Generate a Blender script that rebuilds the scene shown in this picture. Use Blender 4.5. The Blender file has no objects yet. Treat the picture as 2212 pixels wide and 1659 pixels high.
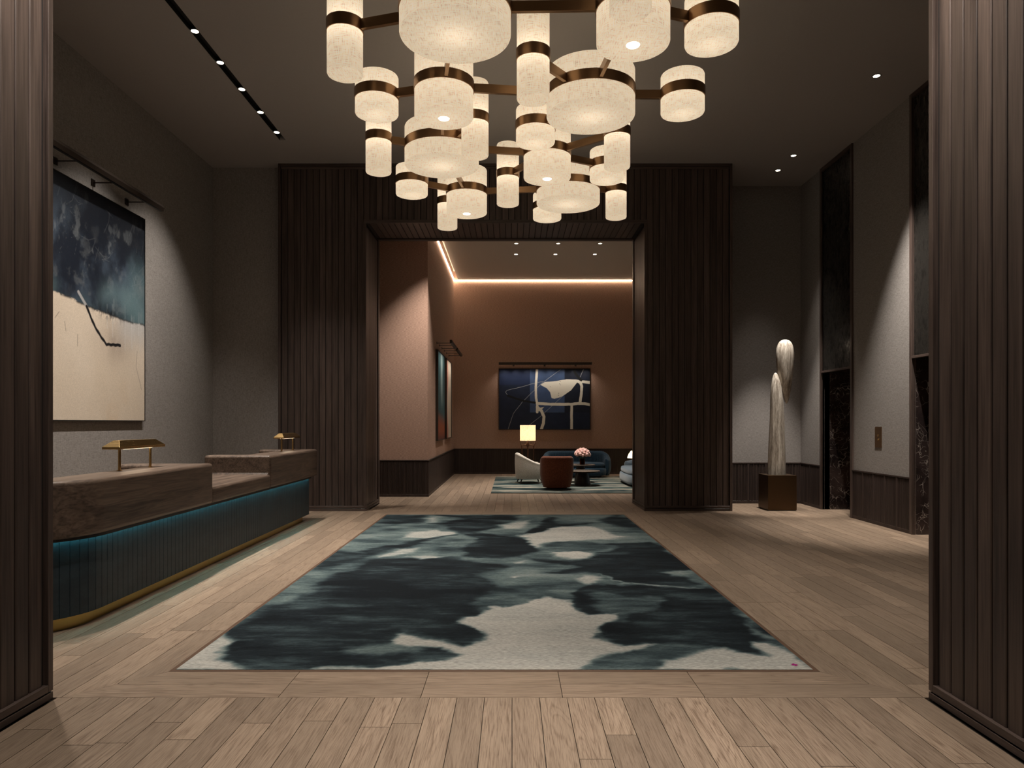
import bpy, bmesh, math, random
import numpy as np
from mathutils import Vector, Matrix
random.seed(7)
rng = np.random.RandomState(11)
S = bpy.context.scene
COL = S.collection
PI = math.pi
R = math.radians

# ------------------------------------------------------------------ camera, world, exposure
FPX = 1536.0          # focal length in pixels of the 2212 px frame (25 mm on a 36 mm sensor)
HOR = 914.0           # row of the horizon
cam_d = bpy.data.cameras.new('camera')
cam_d.lens = 25.0
cam_d.sensor_width = 36.0
cam_d.shift_y = (HOR - 829.5) / 2212.0
cam_d.clip_start = 0.05
cam_d.clip_end = 200
cam = bpy.data.objects.new('camera', cam_d)
cam.location = (0, 0, 1.5)
cam.rotation_euler = (PI / 2, 0, 0)
COL.objects.link(cam)
S.camera = cam
w = bpy.data.worlds.new('world')
S.world = w
w.use_nodes = True
w.node_tree.nodes['Background'].inputs[0].default_value = (0.02, 0.018, 0.016, 1)
w.node_tree.nodes['Background'].inputs[1].default_value = 0.3
S.view_settings.view_transform = 'Standard'
S.view_settings.look = 'None'
S.view_settings.exposure = 0.0
S.view_settings.gamma = 1.0
S.view_settings.use_curve_mapping = False
S.cycles.use_denoising = True
S.cycles.use_light_tree = True
S.cycles.max_bounces = 5
S.cycles.diffuse_bounces = 3
S.cycles.glossy_bounces = 2
S.cycles.transmission_bounces = 4
S.cycles.use_adaptive_sampling = True
S.cycles.adaptive_threshold = 0.06
S.cycles.sample_clamp_indirect = 4.0
S.cycles.caustics_reflective = False
S.cycles.caustics_refractive = False

# light levels of the lamps, the added lounge ones included
WARM = (1.0, 0.905, 0.80)
P_SHADE_POINT = 1.0      # watt per square metre-ish inside the chandelier drums
E_SHADE = 0.285           # glow of the linen itself
P_DOWN = 650             # lobby downlights
P_TRACK = 420
P_DRUM_SPOT = 250
P_VEST = 640
P_LOUNGE = 330
E_COVE = 34
E_TEAL = 42.0


def ray(x, y, d):
    return Vector(((x - 1106) * d / FPX, d, 1.5 - (y - HOR) * d / FPX))


def on_floor(x, y):
    d = 1.5 * FPX / (y - HOR)
    return ((x - 1106) * d / FPX, d)


# ------------------------------------------------------------------ materials
MATS = {}


class NT:
    def __init__(self, name):
        self.m = bpy.data.materials.new(name)
        self.m.use_nodes = True
        self.t = self.m.node_tree
        self.t.nodes.clear()
        self.out = self.t.nodes.new('ShaderNodeOutputMaterial')
        MATS[name] = self.m

    def n(self, typ, **kw):
        nd = self.t.nodes.new(typ)
        for k, v in kw.items():
            setattr(nd, k, v)
        return nd

    def l(self, a, b):
        self.t.links.new(a, b)

    def val(self, sock, v):
        if hasattr(v, 'is_output'):
            self.l(v, sock)
        else:
            sock.default_value = v

    def math(self, op, a, b=0.0, c=0.0):
        nd = self.n('ShaderNodeMath', operation=op)
        self.val(nd.inputs[0], a)
        self.val(nd.inputs[1], b)
        if len(nd.inputs) > 2:
            self.val(nd.inputs[2], c)
        return nd.outputs[0]

    def mix(self, f, a, b, typ='MIX'):
        nd = self.n('ShaderNodeMix', data_type='RGBA', blend_type=typ)
        self.val(nd.inputs[0], f)
        self.val(nd.inputs[6], a if hasattr(a, 'is_output') else (*a, 1))
        self.val(nd.inputs[7], b if hasattr(b, 'is_output') else (*b, 1))
        return nd.outputs[2]

    def ramp(self, f, stops):
        nd = self.n('ShaderNodeValToRGB')
        el = nd.color_ramp.elements
        while len(el) > 1:
            el.remove(el[-1])
        for i, (p, c) in enumerate(stops):
            e = el[0] if i == 0 else el.new(p)
            e.position = p
            c = (c, c, c) if not hasattr(c, '__len__') else c
            e.color = (*c, 1)
        self.l(f, nd.inputs[0])
        return nd.outputs[0]

    def coords(self, kind='Object', scale=(1, 1, 1), offset=None):
        if kind == 'World':
            src = self.n('ShaderNodeNewGeometry').outputs['Position']
        else:
            src = self.n('ShaderNodeTexCoord').outputs[kind]
        if offset is not None:
            a = self.n('ShaderNodeVectorMath', operation='ADD')
            self.l(src, a.inputs[0])
            self.l(offset, a.inputs[1])
            src = a.outputs[0]
        mp = self.n('ShaderNodeMapping')
        mp.inputs['Scale'].default_value = scale
        self.l(src, mp.inputs[0])
        return mp.outputs[0]

    def piece_random(self):
        """one random number per plank, whether it is its own object or an island of a joined part"""
        a = self.n('ShaderNodeObjectInfo').outputs['Random']
        b = self.n('ShaderNodeNewGeometry').outputs['Random Per Island']
        return self.math('FRACT', self.math('ADD', a, self.math('MULTIPLY', b, 7.31)))

    def rnd_offset(self, r):
        c = self.n('ShaderNodeCombineXYZ')
        self.l(self.math('MULTIPLY', r, 37.0), c.inputs[0])
        self.l(self.math('MULTIPLY', r, 91.0), c.inputs[1])
        self.l(self.math('MULTIPLY', r, 53.0), c.inputs[2])
        return c.outputs[0]

    def noise(self, vec, scale=1.0, detail=4, rough=0.55, dist=0.0):
        nd = self.n('ShaderNodeTexNoise')
        nd.inputs['Scale'].default_value = scale
        nd.inputs['Detail'].default_value = detail
        nd.inputs['Roughness'].default_value = rough
        nd.inputs['Distortion'].default_value = dist
        self.l(vec, nd.inputs['Vector'])
        return nd.outputs[0]

    def bump(self, h, strength=0.2, dist=0.01):
        b = self.n('ShaderNodeBump')
        b.inputs['Strength'].default_value = strength
        b.inputs['Distance'].default_value = dist
        self.l(h, b.inputs['Height'])
        return b.outputs[0]

    def bsdf(self, color, rough=0.5, metal=0.0, normal=None, spec=0.5, **kw):
        b = self.n('ShaderNodeBsdfPrincipled')
        self.val(b.inputs['Base Color'], color if hasattr(color, 'is_output') else (*color, 1))
        self.val(b.inputs['Roughness'], rough)
        b.inputs['Metallic'].default_value = metal
        b.inputs['Specular IOR Level'].default_value = spec
        for k, v in kw.items():
            self.val(b.inputs[k.replace('_', ' ')], v)
        if normal is not None:
            self.l(normal, b.inputs['Normal'])
        self.l(b.outputs[0], self.out.inputs[0])
        return b


def m_plain(name, color, rough=0.6, metal=0.0, spec=0.5):
    t = NT(name)
    n1 = t.noise(t.coords('Object'), 35, 3)
    c = t.mix(t.math('MULTIPLY', n1, 0.25), color, tuple(v * 0.75 for v in color))
    t.bsdf(c, rough, metal, None, spec)


def m_wood(name, dark, light, axis, kind='Object', rough=0.45, fine=70, spec=0.4, var=0.5, spread=1.0, cath=0.0):
    """straight wood grain along an axis; every piece has its own tone and its own figure"""
    t = NT(name)
    r = t.piece_random()
    off = t.rnd_offset(r)
    sc = [1.0, 1.0, 1.0]
    sc[axis] = 0.03
    v1 = t.coords(kind, tuple(s * fine for s in sc), off)
    sc[axis] = 0.06
    v2 = t.coords(kind, tuple(s * 12 * spread for s in sc), off)
    n1 = t.noise(v1, 1.0, 5, 0.6)
    n2 = t.noise(v2, 1.0, 3, 0.55, 0.25)
    g = t.math('ADD', t.math('MULTIPLY', n1, 0.55), t.math('MULTIPLY', n2, 0.45))
    if cath > 0:
        bands = t.math('PINGPONG', t.math('MULTIPLY', n2, 9.0), 0.5)
        g = t.math('ADD', t.math('MULTIPLY', g, 1 - cath), t.math('MULTIPLY', t.math('MULTIPLY', bands, 2.0), cath))
    c = t.ramp(g, [(0.36, dark), (0.65, light)])
    k = t.math('ADD', 1 - var / 2, t.math('MULTIPLY', r, var))
    kc = t.n('ShaderNodeCombineColor')
    for i in range(3):
        t.l(k, kc.inputs[i])
    c = t.mix(1.0, c, kc.outputs[0], 'MULTIPLY')
    t.bsdf(c, t.math('ADD', rough - 0.05, t.math('MULTIPLY', n1, 0.12)), 0, t.bump(n1, 0.18, 0.004), spec)


def m_oak(name, dark, light, axis, var=0.42):
    """pale oak: fine dark pores along the grain, thin cathedral lines, a tone of its own per plank"""
    t = NT(name)
    r = t.piece_random()
    off = t.rnd_offset(r)

    def vec(across, along):
        sc = [across, across, across]
        sc[axis] = along
        return t.coords('World', tuple(sc), off)
    pores = t.noise(vec(230, 7.0), 1.0, 3, 0.6)
    fig = t.noise(vec(7.0, 0.55), 1.0, 2, 0.45, 0.5)
    broad = t.noise(vec(14, 0.9), 1.0, 3, 0.5)
    ring = t.math('PINGPONG', t.math('MULTIPLY', fig, 16.0), 0.5)
    line = t.ramp(ring, [(0.0, 1.0), (0.22, 0.0)])
    line = t.math('MULTIPLY', line, t.math('MULTIPLY', t.ramp(pores, [(0.30, 1.0), (0.62, 0.35)]), t.math('ADD', 0.25, t.math('MULTIPLY', r, 0.65))))
    pr = t.math('MULTIPLY', t.ramp(pores, [(0.36, 1.0), (0.56, 0.0)]), 0.68)
    k1 = t.math('MINIMUM', t.math('ADD', line, pr), 1.0)
    base = t.mix(t.ramp(broad, [(0.3, 0.0), (0.7, 1.0)]), tuple(v * 0.82 for v in light), light)
    c = t.mix(k1, base, dark)
    k = t.math('ADD', 1 - var / 2, t.math('MULTIPLY', r, var))
    kc = t.n('ShaderNodeCombineColor')
    for i in range(3):
        t.l(k, kc.inputs[i])
    c = t.mix(1.0, c, kc.outputs[0], 'MULTIPLY')
    t.bsdf(c, t.math('ADD', 0.38, t.math('MULTIPLY', pores, 0.12)), 0, t.bump(pores, 0.12, 0.003), 0.4)


def m_linen(name, a, b, s_h=260, s_v=260, bump=0.25, hor=0.5):
    t = NT(name)
    vh = t.coords('World', (24, 24, s_h))
    vv = t.coords('World', (s_v, s_v, 24))
    nh = t.noise(vh, 1.0, 2, 0.6)
    nv = t.noise(vv, 1.0, 2, 0.6)
    g = t.math('ADD', t.math('MULTIPLY', nh, hor), t.math('MULTIPLY', nv, 1 - hor))
    c = t.ramp(g, [(0.36, a), (0.64, b)])
    t.bsdf(c, 0.85, 0, t.bump(g, bump, 0.004), 0.15)


def m_emit(name, color, strength):
    t = NT(name)
    e = t.n('ShaderNodeEmission')
    e.inputs[0].default_value = (*color, 1)
    e.inputs[1].default_value = strength
    t.l(e.outputs[0], t.out.inputs[0])


def m_shade(name, tint, glow, trans=0.75, kind='UV', scale=1.0):
    """lamp linen: slubby weave, lets the bulb inside shine through and glows by itself"""
    t = NT(name)
    v1 = t.coords(kind, (13 * scale, 170 * scale, 13 * scale))
    v2 = t.coords(kind, (170 * scale, 13 * scale, 170 * scale))
    n1 = t.noise(v1, 1.0, 2, 0.5)
    n2 = t.noise(v2, 1.0, 2, 0.5)
    g = t.math('ADD', t.math('MULTIPLY', n1, 0.5), t.math('MULTIPLY', n2, 0.5))
    c = t.ramp(g, [(0.36, tuple(v * 0.60 for v in tint)), (0.52, tint), (0.64, tuple(min(1, v * 1.12) for v in tint))])
    tr = t.n('ShaderNodeBsdfTranslucent')
    t.l(c, tr.inputs[0])
    df = t.n('ShaderNodeBsdfDiffuse')
    t.l(c, df.inputs[0])
    mx = t.n('ShaderNodeMixShader')
    mx.inputs[0].default_value = trans
    t.l(df.outputs[0], mx.inputs[1])
    t.l(tr.outputs[0], mx.inputs[2])
    em = t.n('ShaderNodeEmission')
    t.l(c, em.inputs[0])
    em.inputs[1].default_value = glow
    ad = t.n('ShaderNodeAddShader')
    t.l(mx.outputs[0], ad.inputs[0])
    t.l(em.outputs[0], ad.inputs[1])
    t.l(ad.outputs[0], t.out.inputs[0])


def m_attr(name, rough=0.7, grain=(60, 60, 60), amount=0.2, bump=0.15, spec=0.25, coat=0.0):
    """paint or dyed yarn whose colour is stored on the mesh, with fine grain on top"""
    t = NT(name)
    a = t.n('ShaderNodeAttribute', attribute_name='paint')
    n1 = t.noise(t.coords('Object', grain), 1.0, 4, 0.65)
    k = t.ramp(n1, [(0.3, 1 - amount), (0.7, 1 + amount * 0.6)])
    c = t.mix(1.0, a.outputs[0], k, 'MULTIPLY')
    t.bsdf(c, rough, 0, t.bump(n1, bump, 0.006), spec, Coat_Weight=coat)


def m_marble(name):
    t = NT(name)
    v = t.coords('World', (1, 1, 1))
    n0 = t.noise(v, 2.2, 5, 0.6)
    ad = t.n('ShaderNodeVectorMath', operation='ADD')
    nz = t.n('ShaderNodeTexNoise')
    nz.inputs['Scale'].default_value = 3.0
    t.l(v, nz.inputs['Vector'])
    sc = t.n('ShaderNodeVectorMath', operation='SCALE')
    t.l(nz.outputs[1], sc.inputs[0])
    sc.inputs['Scale'].default_value = 0.55
    t.l(v, ad.inputs[0])
    t.l(sc.outputs[0], ad.inputs[1])
    cr = None
    for s, wd in ((4.5, 0.020), (9.0, 0.022)):
        vo = t.n('ShaderNodeTexVoronoi', feature='DISTANCE_TO_EDGE')
        vo.inputs['Scale'].default_value = s
        t.l(ad.outputs[0], vo.inputs['Vector'])
        f = t.ramp(vo.outputs['Distance'], [(0.0, 1.0), (wd, 0.0)])
        f = t.math('MULTIPLY', f, t.ramp(t.noise(v, s * 0.9, 3), [(0.44, 0.0), (0.60, 1.0)]))
        cr = f if cr is None else t.math('MAXIMUM', cr, f)
    base = t.ramp(n0, [(0.35, (0.022, 0.016, 0.016)), (0.7, (0.075, 0.052, 0.048))])
    c = t.mix(cr, base, (0.62, 0.55, 0.50))
    t.bsdf(c, 0.18, 0, None, 0.5)


def m_antique_mirror(name):
    t = NT(name)
    v = t.coords('World', (3, 3, 1.6))
    n1 = t.noise(v, 2.4, 8, 0.72)
    n2 = t.noise(t.coords('World', (26, 26, 9)), 1.0, 5, 0.7)
    g = t.math('ADD', t.math('MULTIPLY', n1, 0.6), t.math('MULTIPLY', n2, 0.4))
    c = t.ramp(g, [(0.42, (0.02, 0.018, 0.016)), (0.5, (0.075, 0.07, 0.064)), (0.62, (0.13, 0.12, 0.11))])
    r = t.ramp(g, [(0.42, 0.65), (0.56, 0.26)])
    t.bsdf(c, r, 0.8, None, 0.5)


def m_stone(name):
    t = NT(name)
    n1 = t.noise(t.coords('Object', (26, 26, 1.3)), 1.0, 6, 0.7, 0.4)
    n2 = t.noise(t.coords('Object', (90, 90, 14)), 1.0, 4, 0.7)
    g = t.math('ADD', t.math('MULTIPLY', n1, 0.7), t.math('MULTIPLY', n2, 0.3))
    c = t.ramp(g, [(0.36, (0.16, 0.125, 0.10)), (0.5, (0.46, 0.41, 0.35)), (0.6, (0.74, 0.70, 0.63))])
    t.bsdf(c, 0.6, 0, t.bump(g, 0.35, 0.01), 0.3)


def m_brushed(name, color, rough=0.32, amt=0.25, kind='Object', scale=(4, 4, 160)):
    t = NT(name)
    n1 = t.noise(t.coords(kind, scale), 1.0, 3, 0.6)
    c = t.mix(t.math('MULTIPLY', n1, amt), color, tuple(v * 0.55 for v in color))
    t.bsdf(c, t.math('ADD', rough - 0.06, t.math('MULTIPLY', n1, 0.14)), 1.0)


def m_leather(name):
    t = NT(name)
    r = t.piece_random()
    n1 = t.noise(t.coords('World', (70, 70, 70)), 1.0, 4, 0.65)
    n2 = t.noise(t.coords('World', (2, 2, 5)), 1.6, 6, 0.75)
    scr = t.ramp(t.noise(t.coords('World', (9, 9, 40)), 1.0, 6, 0.8, 1.5), [(0.60, 0.0), (0.75, 1.0)])
    c = t.ramp(n2, [(0.35, (0.007, 0.015, 0.022)), (0.68, (0.020, 0.036, 0.046))])
    c = t.mix(t.math('MULTIPLY', scr, 0.45), c, (0.085, 0.085, 0.08))
    c = t.mix(t.math('MULTIPLY', r, 0.3), c, (0.012, 0.022, 0.03))
    t.bsdf(c, 0.5, 0, t.bump(n1, 0.3, 0.003), 0.4)


def m_velvet(name, a, b, rough=0.8, scale=55, sheen=0.5):
    t = NT(name)
    n1 = t.noise(t.coords('Object', (scale, scale, scale)), 1.0, 4, 0.65)
    c = t.ramp(n1, [(0.35, a), (0.65, b)])
    t.bsdf(c, rough, 0, t.bump(n1, 0.25, 0.006), 0.2, Sheen_Weight=sheen)


def m_glass(name, color, rough=0.03):
    t = NT(name)
    g = t.n('ShaderNodeBsdfGlass')
    g.inputs[0].default_value = (*color, 1)
    g.inputs['Roughness'].default_value = rough
    g.inputs['IOR'].default_value = 1.3
    t.l(g.outputs[0], t.out.inputs[0])


WD, WL = (0.040, 0.028, 0.0245), (0.108, 0.078, 0.067)
m_wood('dark_wood_upright', WD, WL, 2, 'Object', 0.42, 75)
m_wood('dark_wood_along_y', WD, WL, 1, 'Object', 0.42, 75)
m_wood('dark_wood_along_x', WD, WL, 0, 'Object', 0.42, 75)
m_wood('wainscot_wood', (0.026, 0.018, 0.016), (0.062, 0.043, 0.037), 2, 'World', 0.5, 60, 0.3, 0.3)
m_plain('wood_core', (0.010, 0.007, 0.006), 0.8)
FD, FL = (0.150, 0.104, 0.073), (0.325, 0.245, 0.181)
m_oak('oak_along_y', FD, FL, 1, 0.40)
m_oak('oak_along_x', FD, FL, 0, 0.2)
m_plain('subfloor', (0.02, 0.014, 0.010), 0.8)
m_wood('walnut', (0.036, 0.024, 0.018), (0.150, 0.106, 0.080), 1, 'World', 0.38, 40, 0.45, 0.0, 0.9, 0.12)
m_linen('grey_linen', (0.185, 0.172, 0.165), (0.36, 0.338, 0.325))
m_linen('tan_grasscloth', (0.30, 0.190, 0.145), (0.50, 0.33, 0.255), 150, 300, 0.35, 0.85)
m_plain('ceiling_paint', (0.365, 0.345, 0.335), 0.9, 0, 0.2)
m_plain('lounge_ceiling_paint', (0.72, 0.65, 0.58), 0.9, 0, 0.2)
m_plain('black_metal', (0.008, 0.007, 0.0065), 0.5)
m_plain('dark_bronze', (0.045, 0.033, 0.026), 0.42, 0.7)
m_plain('trim_strip', (0.12, 0.07, 0.045), 0.45)
m_brushed('bronze', (0.34, 0.20, 0.105), 0.3, 0.45, 'UV', (6, 200, 6))
m_brushed('bronze_bar', (0.34, 0.205, 0.11), 0.34, 0.4)
m_brushed('brass', (0.66, 0.44, 0.19), 0.24, 0.3)
m_brushed('kick_brass', (0.62, 0.44, 0.16), 0.36, 0.25, 'World', (3, 3, 200))
m_brushed('pedestal_bronze', (0.12, 0.075, 0.042), 0.42, 0.3)
m_brushed('elevator_metal', (0.16, 0.11, 0.07), 0.35, 0.2)
m_marble('dark_marble')
m_antique_mirror('antique_mirror')
m_stone('travertine')
m_leather('teal_leather')
m_shade('lamp_linen', (0.96, 0.835, 0.665), E_SHADE)
m_shade('floor_lamp_linen', (0.96, 0.83, 0.62), 0.34)
m_shade('table_lamp_linen', (1.0, 0.82, 0.56), 1.3)
m_emit('lens_glow', (1.0, 0.86, 0.66), 9)
m_emit('drum_lens_glow', (1.0, 0.90, 0.74), 3.5)
m_emit('cove_glow', (1.0, 0.78, 0.56), E_COVE)
m_emit('teal_led', (0.17, 0.76, 0.80), E_TEAL)
m_emit('warm_led', (1.0, 0.78, 0.52), 5)
m_attr('rug_wool', 0.95, (30, 190, 60), 0.5, 0.35, 0.1)
m_attr('lounge_rug_wool', 0.95, (26, 160, 60), 0.3, 0.3, 0.1)
m_attr('painted_canvas', 0.55, (90, 90, 90), 0.16, 0.12, 0.3)
m_velvet('navy_velvet', (0.006, 0.020, 0.038), (0.018, 0.048, 0.080), 0.8, 55, 0.12)
m_velvet('slate_fabric', (0.085, 0.125, 0.165), (0.17, 0.225, 0.275), 0.85, 70, 0.3)
m_velvet('rust_velvet', (0.10, 0.030, 0.015), (0.19, 0.060, 0.030), 0.8, 55, 0.15)
m_velvet('cream_boucle', (0.34, 0.31, 0.27), (0.72, 0.68, 0.61), 0.95, 95, 0.1)
m_plain('dark_leg', (0.02, 0.014, 0.012), 0.4)
m_plain('table_dark', (0.022, 0.018, 0.016), 0.3)
m_plain('table_top_stone', (0.14, 0.115, 0.095), 0.25)
m_wood('lamp_wood', (0.07, 0.028, 0.014), (0.19, 0.075, 0.035), 2, 'Object', 0.35, 60)
m_velvet('pink_petal', (0.58, 0.30, 0.27), (0.86, 0.62, 0.56), 0.7, 40, 0.1)
m_plain('leaf_green', (0.035, 0.07, 0.03), 0.6)
m_glass('amber_glass', (0.75, 0.45, 0.25))
m_plain('off_white_edge', (0.6, 0.56, 0.5), 0.6)
M = MATS


# ------------------------------------------------------------------ mesh helpers
def tag(o, label=None, cat=None, group=None, kind=None):
    if label:
        o['label'] = label
    if cat:
        o['category'] = cat
    if group:
        o['group'] = group
    if kind:
        o['kind'] = kind
    return o


def empty(name, loc=(0, 0, 0), rz=0.0):
    o = bpy.data.objects.new(name, None)
    o.empty_display_size = 0.1
    o.location = loc
    o.rotation_euler = (0, 0, rz)
    COL.objects.link(o)
    return o


def thing(name, label, cat, loc=(0, 0, 0), rz=0.0, group=None):
    return tag(empty(name, loc, rz), label, cat, group)


def structure(name, loc=(0, 0, 0)):
    return tag(empty(name, loc), kind='structure')


def link(name, mesh, parent=None, loc=None):
    o = bpy.data.objects.new(name, mesh)
    COL.objects.link(o)
    if parent is not None:
        o.parent = parent
    if loc is not None:
        o.location = loc
    return o


class MB:
    def __init__(self):
        self.v = []
        self.f = []

    def add(self, vs, fs):
        k = len(self.v)
        self.v += [tuple(p) for p in vs]
        self.f += [tuple(i + k for i in f) for f in fs]
        return self

    def box(self, x0, x1, y0, y1, z0, z1):
        return self.add([(x0, y0, z0), (x1, y0, z0), (x1, y1, z0), (x0, y1, z0),
                         (x0, y0, z1), (x1, y0, z1), (x1, y1, z1), (x0, y1, z1)],
                        [(0, 3, 2, 1), (4, 5, 6, 7), (0, 1, 5, 4), (1, 2, 6, 5), (2, 3, 7, 6), (3, 0, 4, 7)])

    def lathe(self, prof, n=40, c=(0, 0, 0), cap=True):
        vs, fs = [], []
        m = len(prof)
        for i in range(n):
            a = 2 * PI * i / n
            for r, z in prof:
                vs.append((c[0] + r * math.cos(a), c[1] + r * math.sin(a), c[2] + z))
        for i in range(n):
            j = (i + 1) % n
            for k in range(m - 1):
                fs.append((i * m + k, j * m + k, j * m + k + 1, i * m + k + 1))
        if cap:
            fs.append(tuple(reversed([i * m for i in range(n)])))
            fs.append(tuple(i * m + m - 1 for i in range(n)))
        return self.add(vs, fs)

    def prism(self, poly, z0, z1):
        n = len(poly)
        vs = [(x, y, z0) for x, y in poly] + [(x, y, z1) for x, y in poly]
        fs = [tuple(reversed(range(n))), tuple(range(n, 2 * n))]
        fs += [(i, (i + 1) % n, n + (i + 1) % n, n + i) for i in range(n)]
        return self.add(vs, fs)

    def tube(self, pts, r, n=10):
        pts = [Vector(p) for p in pts]
        rs = r if hasattr(r, '__len__') else [r] * len(pts)
        vs, fs = [], []
        up = Vector((0, 0, 1))
        prev = None
        for i, p in enumerate(pts):
            d = (pts[min(i + 1, len(pts) - 1)] - pts[max(i - 1, 0)]).normalized()
            if prev is None:
                ref = up if abs(d.z) < 0.95 else Vector((1, 0, 0))
                a = d.cross(ref).normalized()
            else:
                a = (prev - d * prev.dot(d)).normalized()
            prev = a
            b = d.cross(a)
            for k in range(n):
                t = 2 * PI * k / n
                vs.append(p + (a * math.cos(t) + b * math.sin(t)) * rs[i])
        for i in range(len(pts) - 1):
            for k in range(n):
                j = (k + 1) % n
                fs.append((i * n + k, i * n + j, (i + 1) * n + j, (i + 1) * n + k))
        fs.append(tuple(reversed(range(n))))
        fs.append(tuple((len(pts) - 1) * n + k for k in range(n)))
        return self.add(vs, fs)

    def mesh(self, name, mat, smooth=None, uv=False):
        me = bpy.data.meshes.new(name)
        me.from_pydata(self.v, [], self.f)
        me.validate()
        bm = bmesh.new()
        bm.from_mesh(me)
        bmesh.ops.recalc_face_normals(bm, faces=bm.faces)
        if smooth is not None:
            for f in bm.faces:
                f.smooth = True
            for e in bm.edges:
                if len(e.link_faces) == 2 and e.calc_face_angle(0) > smooth:
                    e.smooth = False
        if uv:
            ul = bm.loops.layers.uv.new('UVMap')
            for f in bm.faces:
                flat = abs(f.normal.z) > 0.7
                cc = f.calc_center_median()
                a0 = math.atan2(cc.y, cc.x)
                for lp in f.loops:
                    p = lp.vert.co
                    if flat:
                        lp[ul].uv = (p.x, p.y)
                    else:
                        a = math.atan2(p.y, p.x)
                        while a - a0 > PI:
                            a -= 2 * PI
                        while a - a0 < -PI:
                            a += 2 * PI
                        lp[ul].uv = (a * math.hypot(p.x, p.y), p.z)
        bm.to_mesh(me)
        bm.free()
        me.materials.append(M[mat])
        return me

    def build(self, name, mat, parent=None, smooth=None, loc=None, bevel=0.0, seg=2, uv=False):
        o = link(name, self.mesh(name, mat, smooth, uv), parent, loc)
        if bevel > 0:
            md = o.modifiers.new('bevel', 'BEVEL')
            md.width = bevel
            md.segments = seg
            md.limit_method = 'ANGLE'
            md.angle_limit = R(40)
            md.harden_normals = False
            for p in o.data.polygons:
                p.use_smooth = seg > 2
        return o


def box(name, mat, b, parent=None, bevel=0.0, seg=2):
    """a box given by its world extents, its origin at its own centre"""
    c = [(b[0] + b[1]) / 2, (b[2] + b[3]) / 2, (b[4] + b[5]) / 2]
    h = [(b[1] - b[0]) / 2, (b[3] - b[2]) / 2, (b[5] - b[4]) / 2]
    return MB().box(-h[0], h[0], -h[1], h[1], -h[2], h[2]).build(name, mat, parent, None, c, bevel, seg)


def fillet(pts, n=8):
    """closed polygon with rounded corners: pts = (x, y, radius)"""
    out = []
    m = len(pts)
    for i in range(m):
        x, y, r = pts[i]
        p = Vector((x, y))
        if r <= 0:
            out.append((x, y))
            continue
        a = (Vector(pts[i - 1][:2]) - p).normalized()
        b = (Vector(pts[(i + 1) % m][:2]) - p).normalized()
        ang = a.angle(b)
        d = r / math.tan(ang / 2)
        c = p + (a + b).normalized() * (r / math.sin(ang / 2))
        s, e = p + a * d, p + b * d
        a0 = math.atan2(s.y - c.y, s.x - c.x)
        a1 = math.atan2(e.y - c.y, e.x - c.x)
        da = (a1 - a0 + PI) % (2 * PI) - PI
        for k in range(n + 1):
            t = a0 + da * k / n
            out.append((c.x + r * math.cos(t), c.y + r * math.sin(t)))
    return out


def light(name, kind, loc, power, color=WARM, parent=None, radius=0.04, angle=60, blend=0.6, target=None):
    d = bpy.data.lights.new(name, kind)
    d.energy = power
    d.color = color
    d.shadow_soft_size = radius
    if kind == 'SPOT':
        d.spot_size = R(angle)
        d.spot_blend = blend
    o = bpy.data.objects.new(name, d)
    COL.objects.link(o)
    o.location = loc
    if target is not None:
        v = Vector(target) - Vector(loc)
        o.rotation_euler = v.to_track_quat('-Z', 'Y').to_euler()
    if parent is not None:
        o.parent = parent
    return o


# numpy painting helpers -------------------------------------------------
def vnoise(x, y, seed):
    r = np.random.RandomState(seed).rand(64, 64)
    xi, yi = np.floor(x).astype(int), np.floor(y).astype(int)
    fx, fy = x - xi, y - yi
    fx, fy = fx * fx * (3 - 2 * fx), fy * fy * (3 - 2 * fy)
    g = lambda a, b: r[a % 64, b % 64]
    return (g(xi, yi) * (1 - fx) + g(xi + 1, yi) * fx) * (1 - fy) + (g(xi, yi + 1) * (1 - fx) + g(xi + 1, yi + 1) * fx) * fy


def fbm(x, y, seed, octv=5, gain=0.5):
    s, a, t = 0.0, 1.0, 0.0
    for k in range(octv):
        s = s + a * vnoise(x * 2 ** k + 13.7 * k, y * 2 ** k + 7.1 * k, seed + k)
        t += a
        a *= gain
    return s / t


def seg_dist(x, y, pts, closed=False):
    d = np.full_like(x, 1e9)
    n = len(pts)
    for i in range(n if closed else n - 1):
        ax, ay = pts[i]
        bx, by = pts[(i + 1) % n]
        dx, dy = bx - ax, by - ay
        t = np.clip(((x - ax) * dx + (y - ay) * dy) / (dx * dx + dy * dy + 1e-12), 0, 1)
        d = np.minimum(d, np.hypot(x - ax - t * dx, y - ay - t * dy))
    return d


def poly_sd(x, y, pts):
    ins = np.zeros(x.shape, bool)
    n = len(pts)
    for i in range(n):
        ax, ay = pts[i]
        bx, by = pts[(i + 1) % n]
        if ay == by:
            continue
        c = ((ay > y) != (by > y)) & (x < (bx - ax) * (y - ay) / (by - ay) + ax)
        ins ^= c
    d = seg_dist(x, y, pts, True)
    return np.where(ins, d, -d)


def sstep(a, b, x):
    t = np.clip((x - a) / (b - a), 0, 1)
    return t * t * (3 - 2 * t)


def lerp(a, b, t):
    t = np.asarray(t)[..., None]
    return np.asarray(a) * (1 - t) + np.asarray(b) * t


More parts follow.
